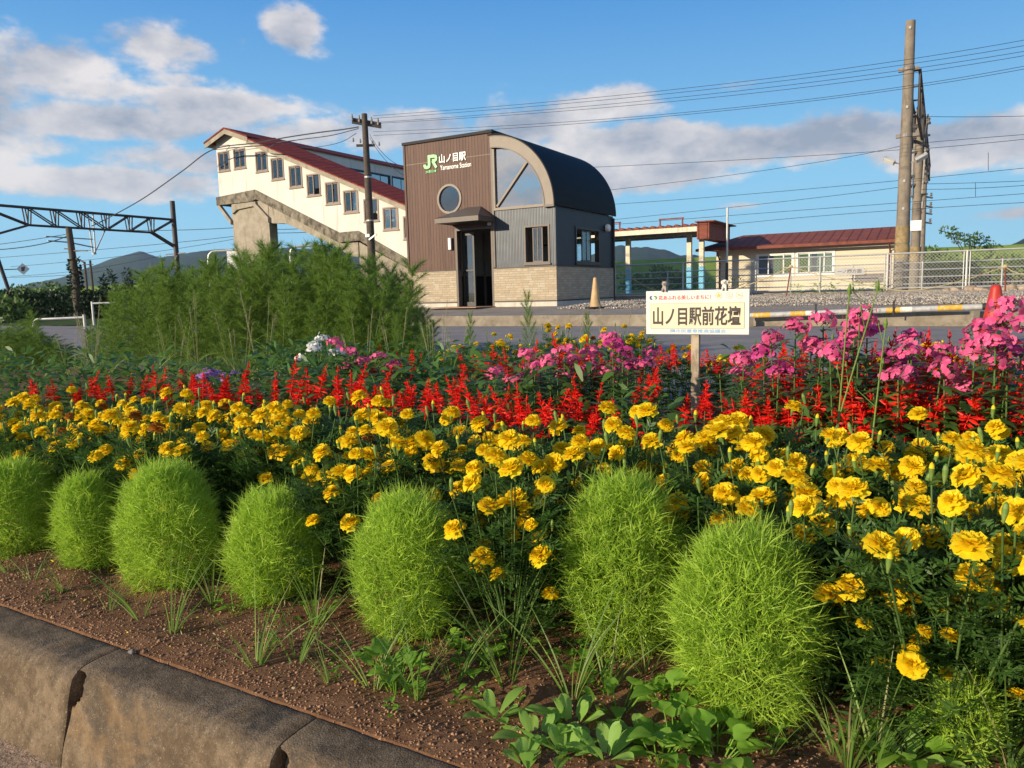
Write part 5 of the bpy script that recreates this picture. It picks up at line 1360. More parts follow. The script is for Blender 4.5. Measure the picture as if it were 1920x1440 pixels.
def pinnate(q, base, d, L, n, lw, ll, mi=0, droop=.25):
    """feathered leaves: a rib and n leaflets along it"""
    g = q.g; k = len(base)
    side = unit(np.cross(d, np.array([0, 0, 1.0]) + g.normal(0, .25, d.shape)))
    bend = np.zeros_like(d); bend[:, 2] = -droop
    q.strips(base, d, L, .0016, bend, 2, 'bar', mi, side)
    B_, D_, S_, LL = [], [], [], []
    for i in range(n):
        s = .25 + .75 * i / (n - 1)
        p = base + d * (L * s)[:, None] + bend * (L * s * s)[:, None]
        for sg in ((-1, 1) if i < n - 1 else (0,)):
            B_.append(p); dd = unit(side * sg * .85 + d * (.65 if sg else 1) + g.normal(0, .12, d.shape)); D_.append(dd); S_.append(unit(np.cross(dd, np.cross(side, d)) + g.normal(0, .2, d.shape))); LL.append(np.full(k, ll) * (1.1 - .5 * abs(s - .55)) * g.uniform(.8, 1.2, k))
    Bc, Dc, Sc, Lc = map(np.concatenate, (B_, D_, S_, LL))
    q.strips(Bc, Dc, Lc, lw, None, 2, 'leaf', mi, Sc)

def marigold_plant(seed, H=.40, n_leaf=190, heads=6):
    q = Q(seed); g = q.g
    th = g.uniform(0, 6.28, n_leaf); h = g.random(n_leaf) ** .8; r = .145 * np.sqrt(g.random(n_leaf)) * (1.05 - .25 * h)
    base = np.stack([r * np.cos(th), r * np.sin(th), .03 + (H - .092) * h], 1)
    d = unit(np.stack([np.cos(th), np.sin(th), .25 + .7 * h], 1) + g.normal(0, .35, (n_leaf, 3)))
    pinnate(q, base, d, g.uniform(.055, .10, n_leaf), 6, .0058, .021)
    tops = []
    for k in range(heads + 3):
        a = k * 2.4 + g.uniform(-.4, .4); rr = .158 * math.sqrt((k + .4) / (heads + 3)); bud = k >= heads
        top = np.array([rr * math.cos(a), rr * math.sin(a), H * (g.uniform(.78, 1.12) if k < heads - 5 else g.uniform(.42, .90)) if not bud else H * g.uniform(.85, 1.15)])
        b0 = np.array([rr * .55 * math.cos(a), rr * .55 * math.sin(a), H * .35])
        q.tube(b0, top - [0, 0, .03], .0022, .0019, 1)
        tops.append((top, bud, a))
    for k in range(7):
        a = g.uniform(0, 6.28); q.tube([0, 0, -.02], [.08 * math.cos(a), .08 * math.sin(a), H * .45], .004, .0025, 1)
    return q.mesh('foliage', ['marigold_leaf', 'marigold_stem']), tops

def build_marigolds():
    rnd = random.Random(12)
    heads = [marigold_head_mesh(100 + k, .0218 + .003 * (k % 3 - 1)) for k in range(6)]
    old = [marigold_head_mesh(120 + k, .020, True) for k in range(2)]; buds = [marigold_bud_mesh(130 + k) for k in range(2)]
    protos = []
    for k in range(5):
        me, tops = marigold_plant(200 + k, .366 + .010 * k, 260, 11 if k < 3 else 12)
        S = thing('marigold_plant', 'yellow marigold plant', 'flower plant'); mobj('foliage', me, S)
        for top, bud, a in tops:
            if bud: mobj('bud', buds[rnd.randrange(2)], S, tuple(top), (rnd.uniform(-.2, .2), rnd.uniform(-.2, .2), 0))
            else:
                w = rnd.random() < .04
                up_ = Vector((-.26 + rnd.gauss(0, .24), -.20 + rnd.gauss(0, .24), 1)).normalized()     # blooms lean to the light
                e = up_.to_track_quat('Z', 'Y').to_matrix() @ Matrix.Rotation(rnd.uniform(0, 6.28), 3, 'Z')
                mobj('flower_head' if not w else 'withered_head', (old if w else heads)[rnd.randrange(2 if w else 6)], S, tuple(top), e.to_euler())
        protos.append(S)
    back = [(6, 1.50), (3.74, 1.72), (2.94, 1.94), (1.93, 1.96), (1.26, 1.86), (.66, 2.06), (-.18, 2.22), (-2, 2.5)]
    def back_w(t): return float(np.interp(t, [p[0] for p in back[::-1]], [p[1] for p in back[::-1]]))
    spots = []
    for row, w0 in enumerate((1.44, 1.62, 1.80, 1.98, 2.16, 2.34)):
        k = []
        t = 4.5 - (row % 2) * .09
        while t > -.95:
            tt, ww = t + rnd.uniform(-.045, .045), w0 + rnd.uniform(-.045, .045)
            if ww < back_w(tt) - .03 and min((P(tt, ww) - kc).length for kc in KOCHIA) > .165 and not (row == 0 and tt > .15 and rnd.random() < .12): k.append((tt, ww))
            t -= .160
        spots.append(k)
    used = set()
    rown = ['front', 'second', 'third', 'fourth', 'fifth', 'rearmost']
    for row, ks in enumerate(spots):
        vis = [p for p in ks if -60 < px_of(P(p[0], p[1], .4))[0] < 2500]
        for j, (t, w) in enumerate(vis):
            i = rnd.randrange(5)
            o = protos[i] if i not in used else copy_tree(protos[i]); used.add(i)
            o.location = P(t, w, .01 - (.04 if t > 3 else 0)); o.rotation_euler = (rnd.uniform(-.06, .06), rnd.uniform(-.06, .06), rnd.uniform(-.8, .8)); s = rnd.uniform(.90, 1.08); o.scale = (s, s, s)
            tag(o, f'yellow marigold plant, {ORD[j]} from the left in the {rown[row]} row behind the kochias', 'flower plant', 'yellow marigolds in the main block')
    # low ones leaning out at the near corner
    for j, (px, py, z, s, lab) in enumerate(((1650, 1150, .20, .62, 'low marigold plant in the shade beside the largest kochia bush'), (1760, 1165, .20, .62, 'low marigold plant with two bright blooms above the thin seedling'), (1880, 1120, .25, .72, 'low marigold plant at the near corner of the bed'), (950, 1000, .27, .75, 'shaded marigold plant in the dark gap between two kochia bushes'), (1900, 1010, .30, .85, 'marigold plant just above the near corner one'))):
        o = copy_tree(protos[j % 5]); p = at(px, py, z=z); o.location = (p.x, p.y, 0); o.rotation_euler = (-.15, 0, j * 1.9); o.scale = (s, s, s)
        tag(o, lab, 'flower plant', 'yellow marigolds in the main block')
    # a thin line of them along the back edge of the bed
    for j, (px, py, z) in enumerate(((845, 632, .50), (905, 634, .50), (938, 622, .50), (980, 634, .48), (1042, 605, .55), (1085, 612, .52), (1145, 606, .54), (1192, 606, .54), (1200, 632, .48), (1275, 645, .46), (1345, 650, .46), (1390, 640, .48), (1640, 650, .47), (1700, 622, .50), (1745, 640, .48), (1790, 632, .50), (1835, 648, .48), (1880, 645, .48))):
        o = copy_tree(protos[(j * 2) % 5]); p = at(px, py, w=4.5 if px < 1250 else 4.75 if px < 1400 else 4.1 if px < 1600 else 3.5); z = p.z; o.location = (p.x, p.y, z - .44); o.rotation_euler = (0, 0, j * 1.3); s = .95; o.scale = (s, s, s)
        tag(o, f'yellow marigold plant, {ORD[j]} from the left in the thin back line', 'flower plant', 'yellow marigolds at the back edge')

def leafy(q, n, R, H, L0, L1, W, mi=0, up=.35, h0=.05, shape='leaf'):
    g = q.g; th = g.uniform(0, 6.28, n); h = h0 + (1 - h0) * g.random(n) ** .8; r = R * np.sqrt(g.random(n))
    base = np.stack([r * np.cos(th), r * np.sin(th), H * h], 1)
    d = unit(np.stack([np.cos(th), np.sin(th), np.full(n, up)], 1) + g.normal(0, .3, (n, 3)))
    bend = np.zeros((n, 3)); bend[:, 2] = -.35
    side = unit(np.cross(d, np.array([0, 0, 1.0]) + g.normal(0, .3, (n, 3))))
    q.strips(base, d, g.uniform(L0, L1, n), W * g.uniform(.75, 1.2, n), bend, 3, shape, mi, side)

def salvia_spike_mesh(seed, L=.13):
    q = Q(seed); g = q.g
    q.tube([0, 0, -.05], [0, 0, L], .0022, .0014, 0)
    n = 12
    for k in range(n):
        u = k / (n - 1); z = L * (.03 + .97 * u) + g.normal(0, .002); m = int(g.integers(4, 8)) if u < .85 else 4; size = (.55 + .6 * np.sin(np.pi * min(1, u * 1.1 + .22)) if u < .78 else .72 - .5 * (u - .78) / .22) * g.uniform(.8, 1.15)
        th = np.arange(m) * 2 * np.pi / m + k * .6 + g.normal(0, .2, m)
        droop = .55 - .9 * (1 - u) + 1.2 * u * u
        d = unit(np.stack([np.cos(th), np.sin(th), np.full(m, droop)], 1) + g.normal(0, .18, (m, 3)))
        base = np.zeros((m, 3)); base[:, 2] = z
        ln = .027 * size * g.uniform(.6, 1.35, m)
        q.strips(base, d, ln, .0085 * size, None, 2, 'leaf', 0); q.strips(base, d, ln, .0085 * size, None, 2, 'leaf', 0)
        if u < .8:   # the flaring lip of the tube
            tip = base + d * ln[:, None] * .85
            q.strips(tip, unit(d + np.array([0, 0, -.7])), .010 * size, .007, None, 1, 'leaf', 0)
    return q.mesh('flower_spike', 'salvia_petal')

def build_salvia():
    rnd = random.Random(5)
    spikes = [salvia_spike_mesh(300 + k, .115 + .02 * k) for k in range(4)]
    protos = []
    for k in range(4):
        H = .40; q = Q(320 + k); leafy(q, 85, .11, H * 1.02, .045, .075, .034, 0, .3)
        S = thing('salvia_plant', 'red salvia plant', 'flower plant')
        tops = []
        for j in range(5 if k % 2 else 4):
            a = j * 2.4 + k; rr = .03 + .022 * j; z = H * rnd.uniform(.82, 1.04) if j else H * 1.06
            q.tube([rr * .3 * math.cos(a), rr * .3 * math.sin(a), 0], [rr * math.cos(a), rr * math.sin(a), z], .0035, .0022, 1); tops.append((rr * math.cos(a), rr * math.sin(a), z))
        mobj('foliage', q.mesh('foliage', ['salvia_leaf', 'marigold_stem']), S)
        for t in tops: mobj('flower_spike', spikes[rnd.randrange(4)], S, t, (rnd.uniform(-.3, .3), rnd.uniform(-.3, .3), rnd.uniform(0, 6)))
        protos.append(S)
    used = set()
    front = [(70, 712), (150, 714), (205, 706), (292, 700), (345, 694), (382, 700), (440, 702), (472, 714), (552, 692), (590, 718), (660, 700), (700, 706), (735, 722), (772, 716), (845, 708), (902, 738), (942, 742), (982, 748), (1032, 728), (1092, 732), (1150, 748), (1310, 718), (1385, 732), (1425, 748), (1492, 748), (1545, 724), (1585, 745), (1612, 712), (1650, 745), (1692, 694), (1745, 722), (1790, 735), (1832, 712), (1882, 732), (1912, 748)]
    rear = [(690, 662), (735, 672), (772, 658), (826, 652), (878, 668), (922, 664), (948, 674), (986, 658), (1020, 668), (1060, 642), (1100, 650), (1130, 658), (1165, 668), (1200, 650), (1242, 655), (1272, 645), (1332, 655), (1362, 665), (1402, 660), (1442, 670), (1482, 642), (1522, 650), (1582, 650), (1612, 665), (1642, 650), (1702, 660), (1762, 650), (1802, 655), (1842, 662), (1902, 660)]
    for nm, lst in (('front', front), ('rear', rear)):
        for j, (px, py) in enumerate(lst):
            i = rnd.randrange(4)
            o = protos[i] if i not in used else copy_tree(protos[i]); used.add(i)
            wf = float(np.interp(px, [0, 300, 640, 900, 1300, 1900], [1.95, 2.25, 2.30, 2.25, 2.5, 2.55]))
            if nm == 'rear' and j % 5 == 3: continue
            w = wf + rnd.uniform(0, .12) if nm == 'front' else float(np.interp(px, [650, 900, 1300, 1900], [3.6, 3.5, 3.3, 3.0])) + rnd.uniform(-.3, .3)
            if nm == 'rear' and abs(px - 1306) < 72: w = 4.45
            p = at(px, py, w=w); k = p.z / .53
            o.location = (p.x, p.y, 0); o.rotation_euler = (0, 0, rnd.uniform(0, 6)); o.scale = (.97, .97, k)
            tag(o, f'scarlet salvia plant, {ORD[j]} from the left in the {nm} salvia drift', 'flower plant', 'scarlet salvias in the bed')
    # some stand between the two drifts
    for j, (px, py) in enumerate(((1210, 692), (1420, 700), (1480, 690), (1560, 690), (1660, 690), (1740, 690), (1820, 690), (1890, 690))):
        o = copy_tree(protos[j % 4]); p = at(px, py, w=2.85); o.location = (p.x, p.y, 0); o.rotation_euler = (0, 0, j); o.scale = (.95, .95, p.z / .53)
        tag(o, f'scarlet salvia plant, {ORD[j]} from the left between the front and rear drifts', 'flower plant', 'scarlet salvias in the bed')

def phlox_cluster_mesh(seed, mat, n=26, R=.043):
    q = Q(seed); g = q.g
    for k in range(n):
        u = (k + .5) / n; a = k * 2.39996; el = math.acos(1 - u * 1.15)
        nrm = np.array([math.sin(el) * math.cos(a), math.sin(el) * math.sin(a), max(.05, math.cos(el)) * 1.0])
        c = np.array([R * nrm[0], R * nrm[1], R * .85 * nrm[2]]) * g.uniform(.68, 1.2) + g.normal(0, .004, 3)
        nrm = unit(nrm + np.array([0, 0, .05]) + g.normal(0, .38, 3))
        x = unit(np.cross(nrm, g.normal(size=3))); y = np.cross(nrm, x)
        r = .0128 * g.uniform(.75, 1.15)
        th = np.arange(5) * 2 * np.pi / 5
        d = np.cos(th)[:, None] * x + np.sin(th)[:, None] * y
        q.strips(np.repeat(c[None], 5, 0), unit(d + nrm * .12), r, r * .92, np.repeat(-nrm[None] * .16, 5, 0), 3, 'petal', 0, np.cross(np.repeat(nrm[None], 5, 0), d))
        q.tube(c - nrm * .022, c, .0016, .0012, 1, 4)
    return q.mesh('flower_cluster', [mat, 'marigold_stem'])

def build_phlox():
    rnd = random.Random(8)
    cl = {m: [phlox_cluster_mesh(400 + k + 10 * i, m) for k in range(3)] for i, m in enumerate(('phlox_pink', 'phlox_magenta', 'phlox_white', 'phlox_violet'))}
    fol = []
    for k in range(4):
        q = Q(450 + k); H = .60; tops = []; ns = (4, 3, 5, 4)[k]
        for j in range(ns):
            a = j * 2.4 + k * .7; r0 = .02 + .012 * j; r1 = .03 + .028 * j; z = H * (1 - .06 * j * rnd.random() - (.0 if j == 0 else .05))
            b0 = np.array([r0 * math.cos(a), r0 * math.sin(a), 0]); t1 = np.array([r1 * math.cos(a), r1 * math.sin(a), z]); tops.append(t1)
            q.tube(b0, t1, .0036, .0024, 1)
            m = 36; u = np.repeat(np.linspace(.15, .97, m // 2), 2); th = np.tile([0, np.pi], m // 2) + np.repeat(np.arange(m // 2) * 1.57, 2)
            base = b0 + (t1 - b0) * u[:, None]; d = unit(np.stack([np.cos(th), np.sin(th), np.full(m, .35)], 1) + q.g.normal(0, .15, (m, 3)))
            bend = np.zeros((m, 3)); bend[:, 2] = -.35
            q.strips(base, d, q.g.uniform(.07, .115, m), q.g.uniform(.018, .027, m), bend, 4, 'leaf', 0, np.cross(d, [0, 0, 1.0]))
        fol.append((q.mesh('foliage', ['phlox_leaf', 'marigold_stem']), tops))
    spec = [(578, 645, .68, 'white', 'white phlox in front of the dark cosmos, lower of the two'), (602, 626, .70, 'white', 'white phlox in front of the dark cosmos, taller of the two'), (637, 632, .68, 'pink', 'pink phlox beside the two white ones'),
            (676, 664, .60, 'pink', 'pink phlox over the red salvias, right after the lone one by the white pair'), (716, 656, .61, 'pink', 'drooping pink phlox among small scarlet salvias'),
            (386, 688, .56, 'violet', 'violet phlox between two red salvia spikes'), (430, 690, .56, 'violet', 'bluish violet phlox just past the violet one'),
            (940, 682, .59, 'pink', 'bright pink phlox low above the green leaves'), (996, 652, .62, 'pink', 'loose pink phlox at the start of the pink drift'), (992, 690, .58, 'pink', 'small flat pink phlox under the loose one'),
            (1045, 645, .63, 'pink', 'pink phlox in the middle of the scarlet mass'), (1073, 664, .61, 'pink', 'shell pink phlox low in the scarlet mass'), (1132, 624, .64, 'pink', 'tall pink phlox with magenta heads, nearest the signboard on the far side'), (1160, 632, .63, 'magenta', 'magenta phlox touching the tall pink one'), (1150, 682, .58, 'pink', 'small pink phlox in the dark leaves below the sign'),
            (1208, 650, .62, 'pink', 'pink phlox under the corner of the signboard'), (1385, 660, .60, 'pink', 'pale pink phlox low beside the sign post'), (1425, 640, .66, 'pink', 'pink phlox just past the signboard'), (1448, 650, .65, 'magenta', 'darker pink phlox leaning on the one past the sign'),
            (1495, 602, .70, 'pink', 'pink phlox below the striped bar'), (1560, 588, .73, 'pink', 'big pink phlox overlapping the striped bar'), (1600, 582, .73, 'pink', 'tallest pink phlox crossing the striped bar'), (1615, 612, .70, 'magenta', 'magenta phlox tucked under the tallest pink one'),
            (1680, 655, .66, 'magenta', 'deep magenta phlox among yellow blooms'), (1708, 648, .66, 'pink', 'pink and magenta phlox beside the yellow blooms'), (1728, 622, .68, 'pink', 'pale pink bushy phlox below the low wall'), (1790, 705, .60, 'pink', 'low pink phlox in front of scarlet spikes'),
            (1815, 640, .66, 'pink', 'small pink phlox near the red cone'), (1868, 566, .73, 'pink', 'large pink phlox covering the red cone'), (1893, 598, .71, 'pink', 'pink phlox at the edge beside the red cone'), (1912, 640, .67, 'magenta', 'magenta phlox at the outer edge')]
    for j, (px, py, z, colr, lab) in enumerate(spec):
        me, tops = fol[j % 4]
        w = float(np.interp(px, [0, 300, 600, 800, 1000, 1300, 1480, 1900], [2.05, 2.35, 3.3, 3.0, 3.0, 3.0, 2.75, 2.6])) + .12 * math.sin(j * 2.3)
        p = at(px, py + 6, w=w); z = p.z
        S = thing('phlox_plant', lab, 'flower plant', (p.x, p.y, 0), j * 1.1, 'phlox in the bed')
        k = (z - .03) / .60; S.scale = (1, 1, k)
        mobj('foliage', me, S)
        for t in tops[:2 + (j % 2)]:
            mobj('flower_cluster', cl['phlox_' + colr][rnd.randrange(3)], S, tuple(t + np.array([0, 0, .012])), (rnd.uniform(-.3, .3), rnd.uniform(-.3, .3), rnd.uniform(0, 6)))

def cosmos_mesh(seed, H=1.2):
    q = Q(seed); g = q.g
    ctr = lambda z: np.array([.03 * math.sin(z * 4 + seed), .03 * math.cos(z * 3 + seed), z])
    for k in range(6): q.tube(ctr(H * k / 6), ctr(H * (k + 1) / 6), .0075 * (1 - k / 7), .0075 * (1 - (k + 1) / 7), 1)
    B_, D_, L_ = [], [], []
    for k in range(17):
        z = H * (.08 + .90 * k / 16); a0 = k * 1.57 + g.normal(0, .3)
        for s in (0, np.pi):
            a = a0 + s; ln = H * (.26 - .15 * (k / 16)) * g.uniform(.75, 1.2); d = unit(np.array([math.cos(a), math.sin(a), .75 + .4 * k / 16]) + g.normal(0, .1, 3))
            p0 = ctr(z); q.tube(p0, p0 + d * ln, .0028, .0012, 1, 4)
            m = 11
            for i in range(m):
                u = .2 + .8 * i / (m - 1); c = p0 + d * ln * u
                nt = 11
                B_.append(np.repeat(c[None], nt, 0)); D_.append(unit(d * .8 + np.array([0, 0, .15]) + g.normal(0, .62, (nt, 3)))); L_.append(g.uniform(.04, .085, nt))
    Bc, Dc, Lc = map(np.concatenate, (B_, D_, L_))
    q.strips(Bc, Dc, Lc, .0036, g.normal(0, .22, Bc.shape), 2, 'blade', 0)
    return q.mesh('foliage', ['cosmos_leaf', 'cosmos_stem'])

def build_cosmos():
    rnd = random.Random(31)
    ms = [cosmos_mesh(500 + k) for k in range(5)]
    sx = [(120, 650), (150, 610), (195, 560), (215, 512), (250, 515), (285, 508), (330, 492), (395, 484), (440, 470), (480, 474), (525, 474), (560, 476), (600, 456), (640, 462), (690, 476), (735, 488), (760, 520), (790, 580), (815, 610)]
    spots = []
    for row, (w0, n) in enumerate(((4.85, 28), (5.3, 40), (5.8, 40))):
        for j in range(n): spots.append((row, j, 152 + (650 if row else 640) * (j + rnd.uniform(.1, .9)) / n, w0 + rnd.uniform(-.2, .2)))
    cnt = {}
    for row, j, px, w in spots:
        py = float(np.interp(px, [s[0] for s in sx], [s[1] for s in sx]))
        top = at(px, py, w=w); h = top.z * (rnd.uniform(.52, .86) if row == 0 else rnd.uniform(.72, 1.0)) * (1 - .22 * math.exp(-((px - 180) / 70) ** 2))
        if h < .3: continue
        n = cnt.get(row, 0); cnt[row] = n + 1
        S = thing('cosmos_plant', f'tall feathery green cosmos without flowers, {ORD[n]} from the left in the {("front", "middle", "rear")[row]} rank', 'tall plant', (top.x, top.y, 0.02), rnd.uniform(0, 6), 'feathery cosmos thicket')
        S.rotation_euler = (rnd.uniform(-.20, .20), rnd.uniform(-.20, .20), rnd.uniform(0, 6))
        k = h / 1.2; S.scale = (min(1.2, k * 1.25), min(1.2, k * 1.25), k)
        mobj('foliage', ms[rnd.randrange(5)], S)
    g = np.random.default_rng(12)
    for j in range(26):
        px = -25 + 6 * j + g.uniform(-5, 5); w = g.uniform(4.5, 5.6); py = float(np.interp(px, [-30, 20, 55, 85, 110, 150], [598, 615, 596, 622, 650, 640])) + g.uniform(0, 26)
        top = at(px, py, w=w)
        S = thing('cosmos_plant', f'low feathery green cosmos, {ORD[j]} of the patch by the white pipe rail', 'tall plant', (top.x, top.y, 0), px, 'low cosmos patch at the roadside'); k = top.z / 1.2; S.scale = (1.0, 1.0, k)
        mobj('foliage', ms[j % 5], S)
    for px, py, w, lab in ((20, 640, 4.7, 'short feathery cosmos at the frame edge beside the road patch'), (62, 590, 4.9, 'pale feathery cosmos standing apart by the white pipe rail'), (105, 640, 4.8, 'low feathery cosmos next to the bare road patch'), (-10, 610, 5.2, 'feathery cosmos half out of the frame by the hedge'), (990, 562, 4.9, 'lone feathery cosmos seedling in front of the station wall'), (880, 598, 5.0, 'tiny feathery seedling near the low wall before the doorway'), (740, 600, 4.7, 'small feathery cosmos at the thinning end of the thicket'), (1100, 600, 4.9, 'tiny feathery seedling between yellow blooms before the sand cone')):
        top = at(px, py, w=w); k = top.z / 1.2
        S = thing('cosmos_plant', lab, 'tall plant', (top.x, top.y, 0), px, 'feathery cosmos thicket'); S.scale = (k * 1.1, k * 1.1, k) if px < 500 else (k * .55, k * .55, k)
        mobj('foliage', ms[abs(px) % 5], S)

def tuft_mesh(seed, n=12, L=.30, W=.0055, spread=.35, droop=.45):
    q = Q(seed); g = q.g; th = g.uniform(0, 6.28, n)
    d = unit(np.stack([np.cos(th) * spread, np.sin(th) * spread, np.ones(n)], 1) + g.normal(0, .12, (n, 3)))
    bend = np.stack([np.cos(th), np.sin(th), np.full(n, -.55)], 1) * (droop * g.uniform(.3, 1.2, n))[:, None]
    q.strips(np.stack([.006 * np.cos(th), .006 * np.sin(th), np.full(n, -.01)], 1), d, L * g.uniform(.5, 1.1, n), W, bend, 7, 'blade', 0)
    return q.mesh('blades', 'grass_blade')
def seed_grass_mesh(seed, H=.8):
    q = Q(seed); g = q.g; n = 5
    for k in range(n):
        a = g.uniform(0, 6.28); top = np.array([.12 * math.cos(a), .12 * math.sin(a), H * g.uniform(.75, 1)]); q.tube([0, 0, 0], top, .0022, .0012, 1, 4)
        m = 26; u = g.uniform(.84, 1.04, m); q.strips(top * u[:, None], unit(np.array([math.cos(a) * .5, math.sin(a) * .5, .9]) + g.normal(0, .3, (m, 3))), .035, .0022, None, 1, 'blade', 1)
        m = 3; u = g.uniform(.2, .6, m); th = g.uniform(0, 6.28, m); q.strips(top * u[:, None], unit(np.stack([np.cos(th), np.sin(th), np.full(m, .8)], 1)), .28, .006, np.stack([np.cos(th), np.sin(th), np.full(m, -.8)], 1) * .4, 6, 'blade', 0)
    return q.mesh('stalks', ['grass_blade', 'grass_straw'])

def broad_leaf(q, base, az, L, W, rise, droop, kind='oval', mi=0, fold=.25):
    ca, sa = math.cos(az), math.sin(az)
    wav = q.g.uniform(0, 6)
    def fn(u, v):
        if kind == 'heart': prof = np.sin(np.pi * np.clip(u, 0, 1) ** .55) ** .75 * (1 - .25 * u)
        elif kind == 'spoon': prof = np.clip(np.sin(np.pi * u ** 1.35), 0, 1) ** .8 * .92 + .12 * (1 - u)
        else: prof = np.sin(np.pi * (.03 + .96 * u)) ** .85
        s = (v - .5) * W * prof
        x = L * u * math.cos(rise) - L * .15 * u ** 3 * 0
        z = L * (u * math.sin(rise) - droop * u ** 2) + abs(v - .5) * W * fold * prof * 2 * .5 + W * .05 * np.sin(v * 9 + u * 8 + wav) * u
        return np.stack([base[0] + x * ca - s * sa, base[1] + x * sa + s * ca, base[2] + z], -1)
    q.sheet(fn, 8, 6, mi)

def build_weeds():
    rnd = random.Random(77)
    tm = [tuft_mesh(600 + k, 10 + 2 * k, .26, .0042, .28, .35) for k in range(4)]
    front = [(265, 1165, 150), (322, 1192, 190), (398, 1132, 150), (480, 1255, 200), (556, 1248, 210), (592, 1178, 170), (700, 1300, 190), (782, 1310, 230), (850, 1285, 200), (952, 1292, 250), (1072, 1312, 240), (1138, 1300, 190), (1010, 1190, 180), (1212, 1275, 150), (1592, 1436, 300), (1640, 1438, 260), (1568, 1420, 190), (1895, 1440, 300), (1730, 1300, 230), (120, 1115, 90), (205, 1150, 110), (18, 1080, 110), (60, 1098, 80), (620, 1290, 120), (1440, 1425, 120)]
    where = ['left of the plump third bush', 'in front of the plump third bush', 'between third and fourth kochia bushes', 'just past the kerb joint', 'in front of the fourth kochia bush', 'at the foot of the fourth bush', 'over the heart leaves by the egg shaped bush', 'among heart leaves under the egg shaped bush', 'past the heart leaved weed', 'with one pale bent blade in the dark gap',
             'tall, before the tallest kochia', 'beside the tallest kochia bush', 'inside the dark gap', 'between the two largest bushes', 'largest, right of the biggest bush', 'large, beside the largest tuft', 'short, at the edge of the biggest bush', 'at the near corner of the bed', 'under the low marigold blooms', 'on bare soil near the far kerb', 'before the slimmest kochia bush', 'at the frame edge on bare soil', 'tiny, under the far bush', 'thin, alone near the kerb edge', 'before the heart leaves of the biggest bush']
    for j, (px, py, h) in enumerate(front):
        p = at(px, py, z=.0); k = (p - Vector((0, 0, EYE))).dot(FWD) / F_PX
        S = thing('grass_tuft', 'green grass tuft ' + where[j], 'grass tuft', p, rnd.uniform(0, 6), 'grass tufts in the soil'); s = h * k / .235
        S.scale = (s, s, s); mobj('blades', tm[j % 4], S)
    # tall rough grass before the cosmos
    bm_ = [tuft_mesh(620 + k, 20, .50, .0075, .30, .45) for k in range(3)]; sm = [seed_grass_mesh(630 + k) for k in range(3)]
    n = 0
    for k in range(44):
        px = rnd.uniform(100, 840) if k < 36 else rnd.uniform(840, 1220); w = rnd.uniform(3.3, 4.7) if k < 36 else rnd.uniform(4.4, 5.0); p = at(px, 640, w=w)
        st = k % 3 == 0
        S = thing('rough_grass', ('straw seed-headed' if st else 'green arching') + f' rough grass clump, {ORD[k]} along the strip before the cosmos', 'grass clump', (p.x, p.y, 0), rnd.uniform(0, 6), 'rough grass behind the flowers'); S['kind'] = 'thing'
        s = rnd.uniform(.75, 1.1) * (.8 if px > 840 else 1); S.scale = (s, s, s); mobj('stalks' if st else 'blades', (sm if st else bm_)[k % 3], S)
    # leafy green filler among salvia and phlox
    lm = []
    for k in range(3):
        q = Q(640 + k); leafy(q, 85, .13, .36, .06, .10, .018, 0, .8, .02); leafy(q, 30, .12, .34, .045, .07, .028, 0, .4, .02); lm.append(q.mesh('leaves', 'weed_dark'))
    n = 0
    for w in (2.45, 2.75, 3.05, 3.4, 3.75, 4.1):
        t = 6.5
        while t > -.4:
            tt, ww = t + rnd.uniform(-.1, .1), w + rnd.uniform(-.1, .1); t -= .30
            x, y = px_of(P(tt, ww, .3))
            if not -40 < x < 1960: continue
            if x < 480 and ww > 3.0: continue
            if abs(x - 1300) < 72 and ww < 4.35: continue
            S = thing('leafy_plant', 'leafy green plant without flowers filling the bed between salvias and phlox', 'leafy plant', P(tt, ww, 0), rnd.uniform(0, 6), 'green filler plants of the bed')
            s = rnd.uniform(1.05, 1.42); S.scale = (s, s, s); mobj('leaves', lm[n % 3], S); n += 1
    # broad weeds at the kerb
    def clump(name, label, px, py, n, L, W, kind, mat, h, spread, seed, group):
        p = at(px, py, z=0); q = Q(seed); g = q.g
        for k in range(n):
            az = k * 2.4 + g.uniform(-.4, .4); r = spread * math.sqrt(g.random())
            if kind == 'heart':
                hh = h * g.uniform(.25, 1); base = np.array([r * math.cos(az), r * math.sin(az), hh])
                q.tube([r * .3 * math.cos(az), r * .3 * math.sin(az), 0], base, .0018, .0014, 0, 4)
                broad_leaf(q, base, az, L * g.uniform(.7, 1.15), W * g.uniform(.75, 1.15), g.uniform(.1, .85), .25, 'heart')
            else:
                hh = g.uniform(0, .012); base = np.array([.008 * math.cos(az), .008 * math.sin(az), hh])
                broad_leaf(q, base, az, L * g.uniform(.8, 1.35), W * g.uniform(.95, 1.35), .35 + .95 * (k / n) + g.normal(0, .12), .30, 'spoon')
        S = thing(name, label, 'weed', p, 0, group); mobj('leaves', q.mesh('leaves', mat, True), S)
    gh, gr = 'heart leaved weeds', 'rosette weeds'
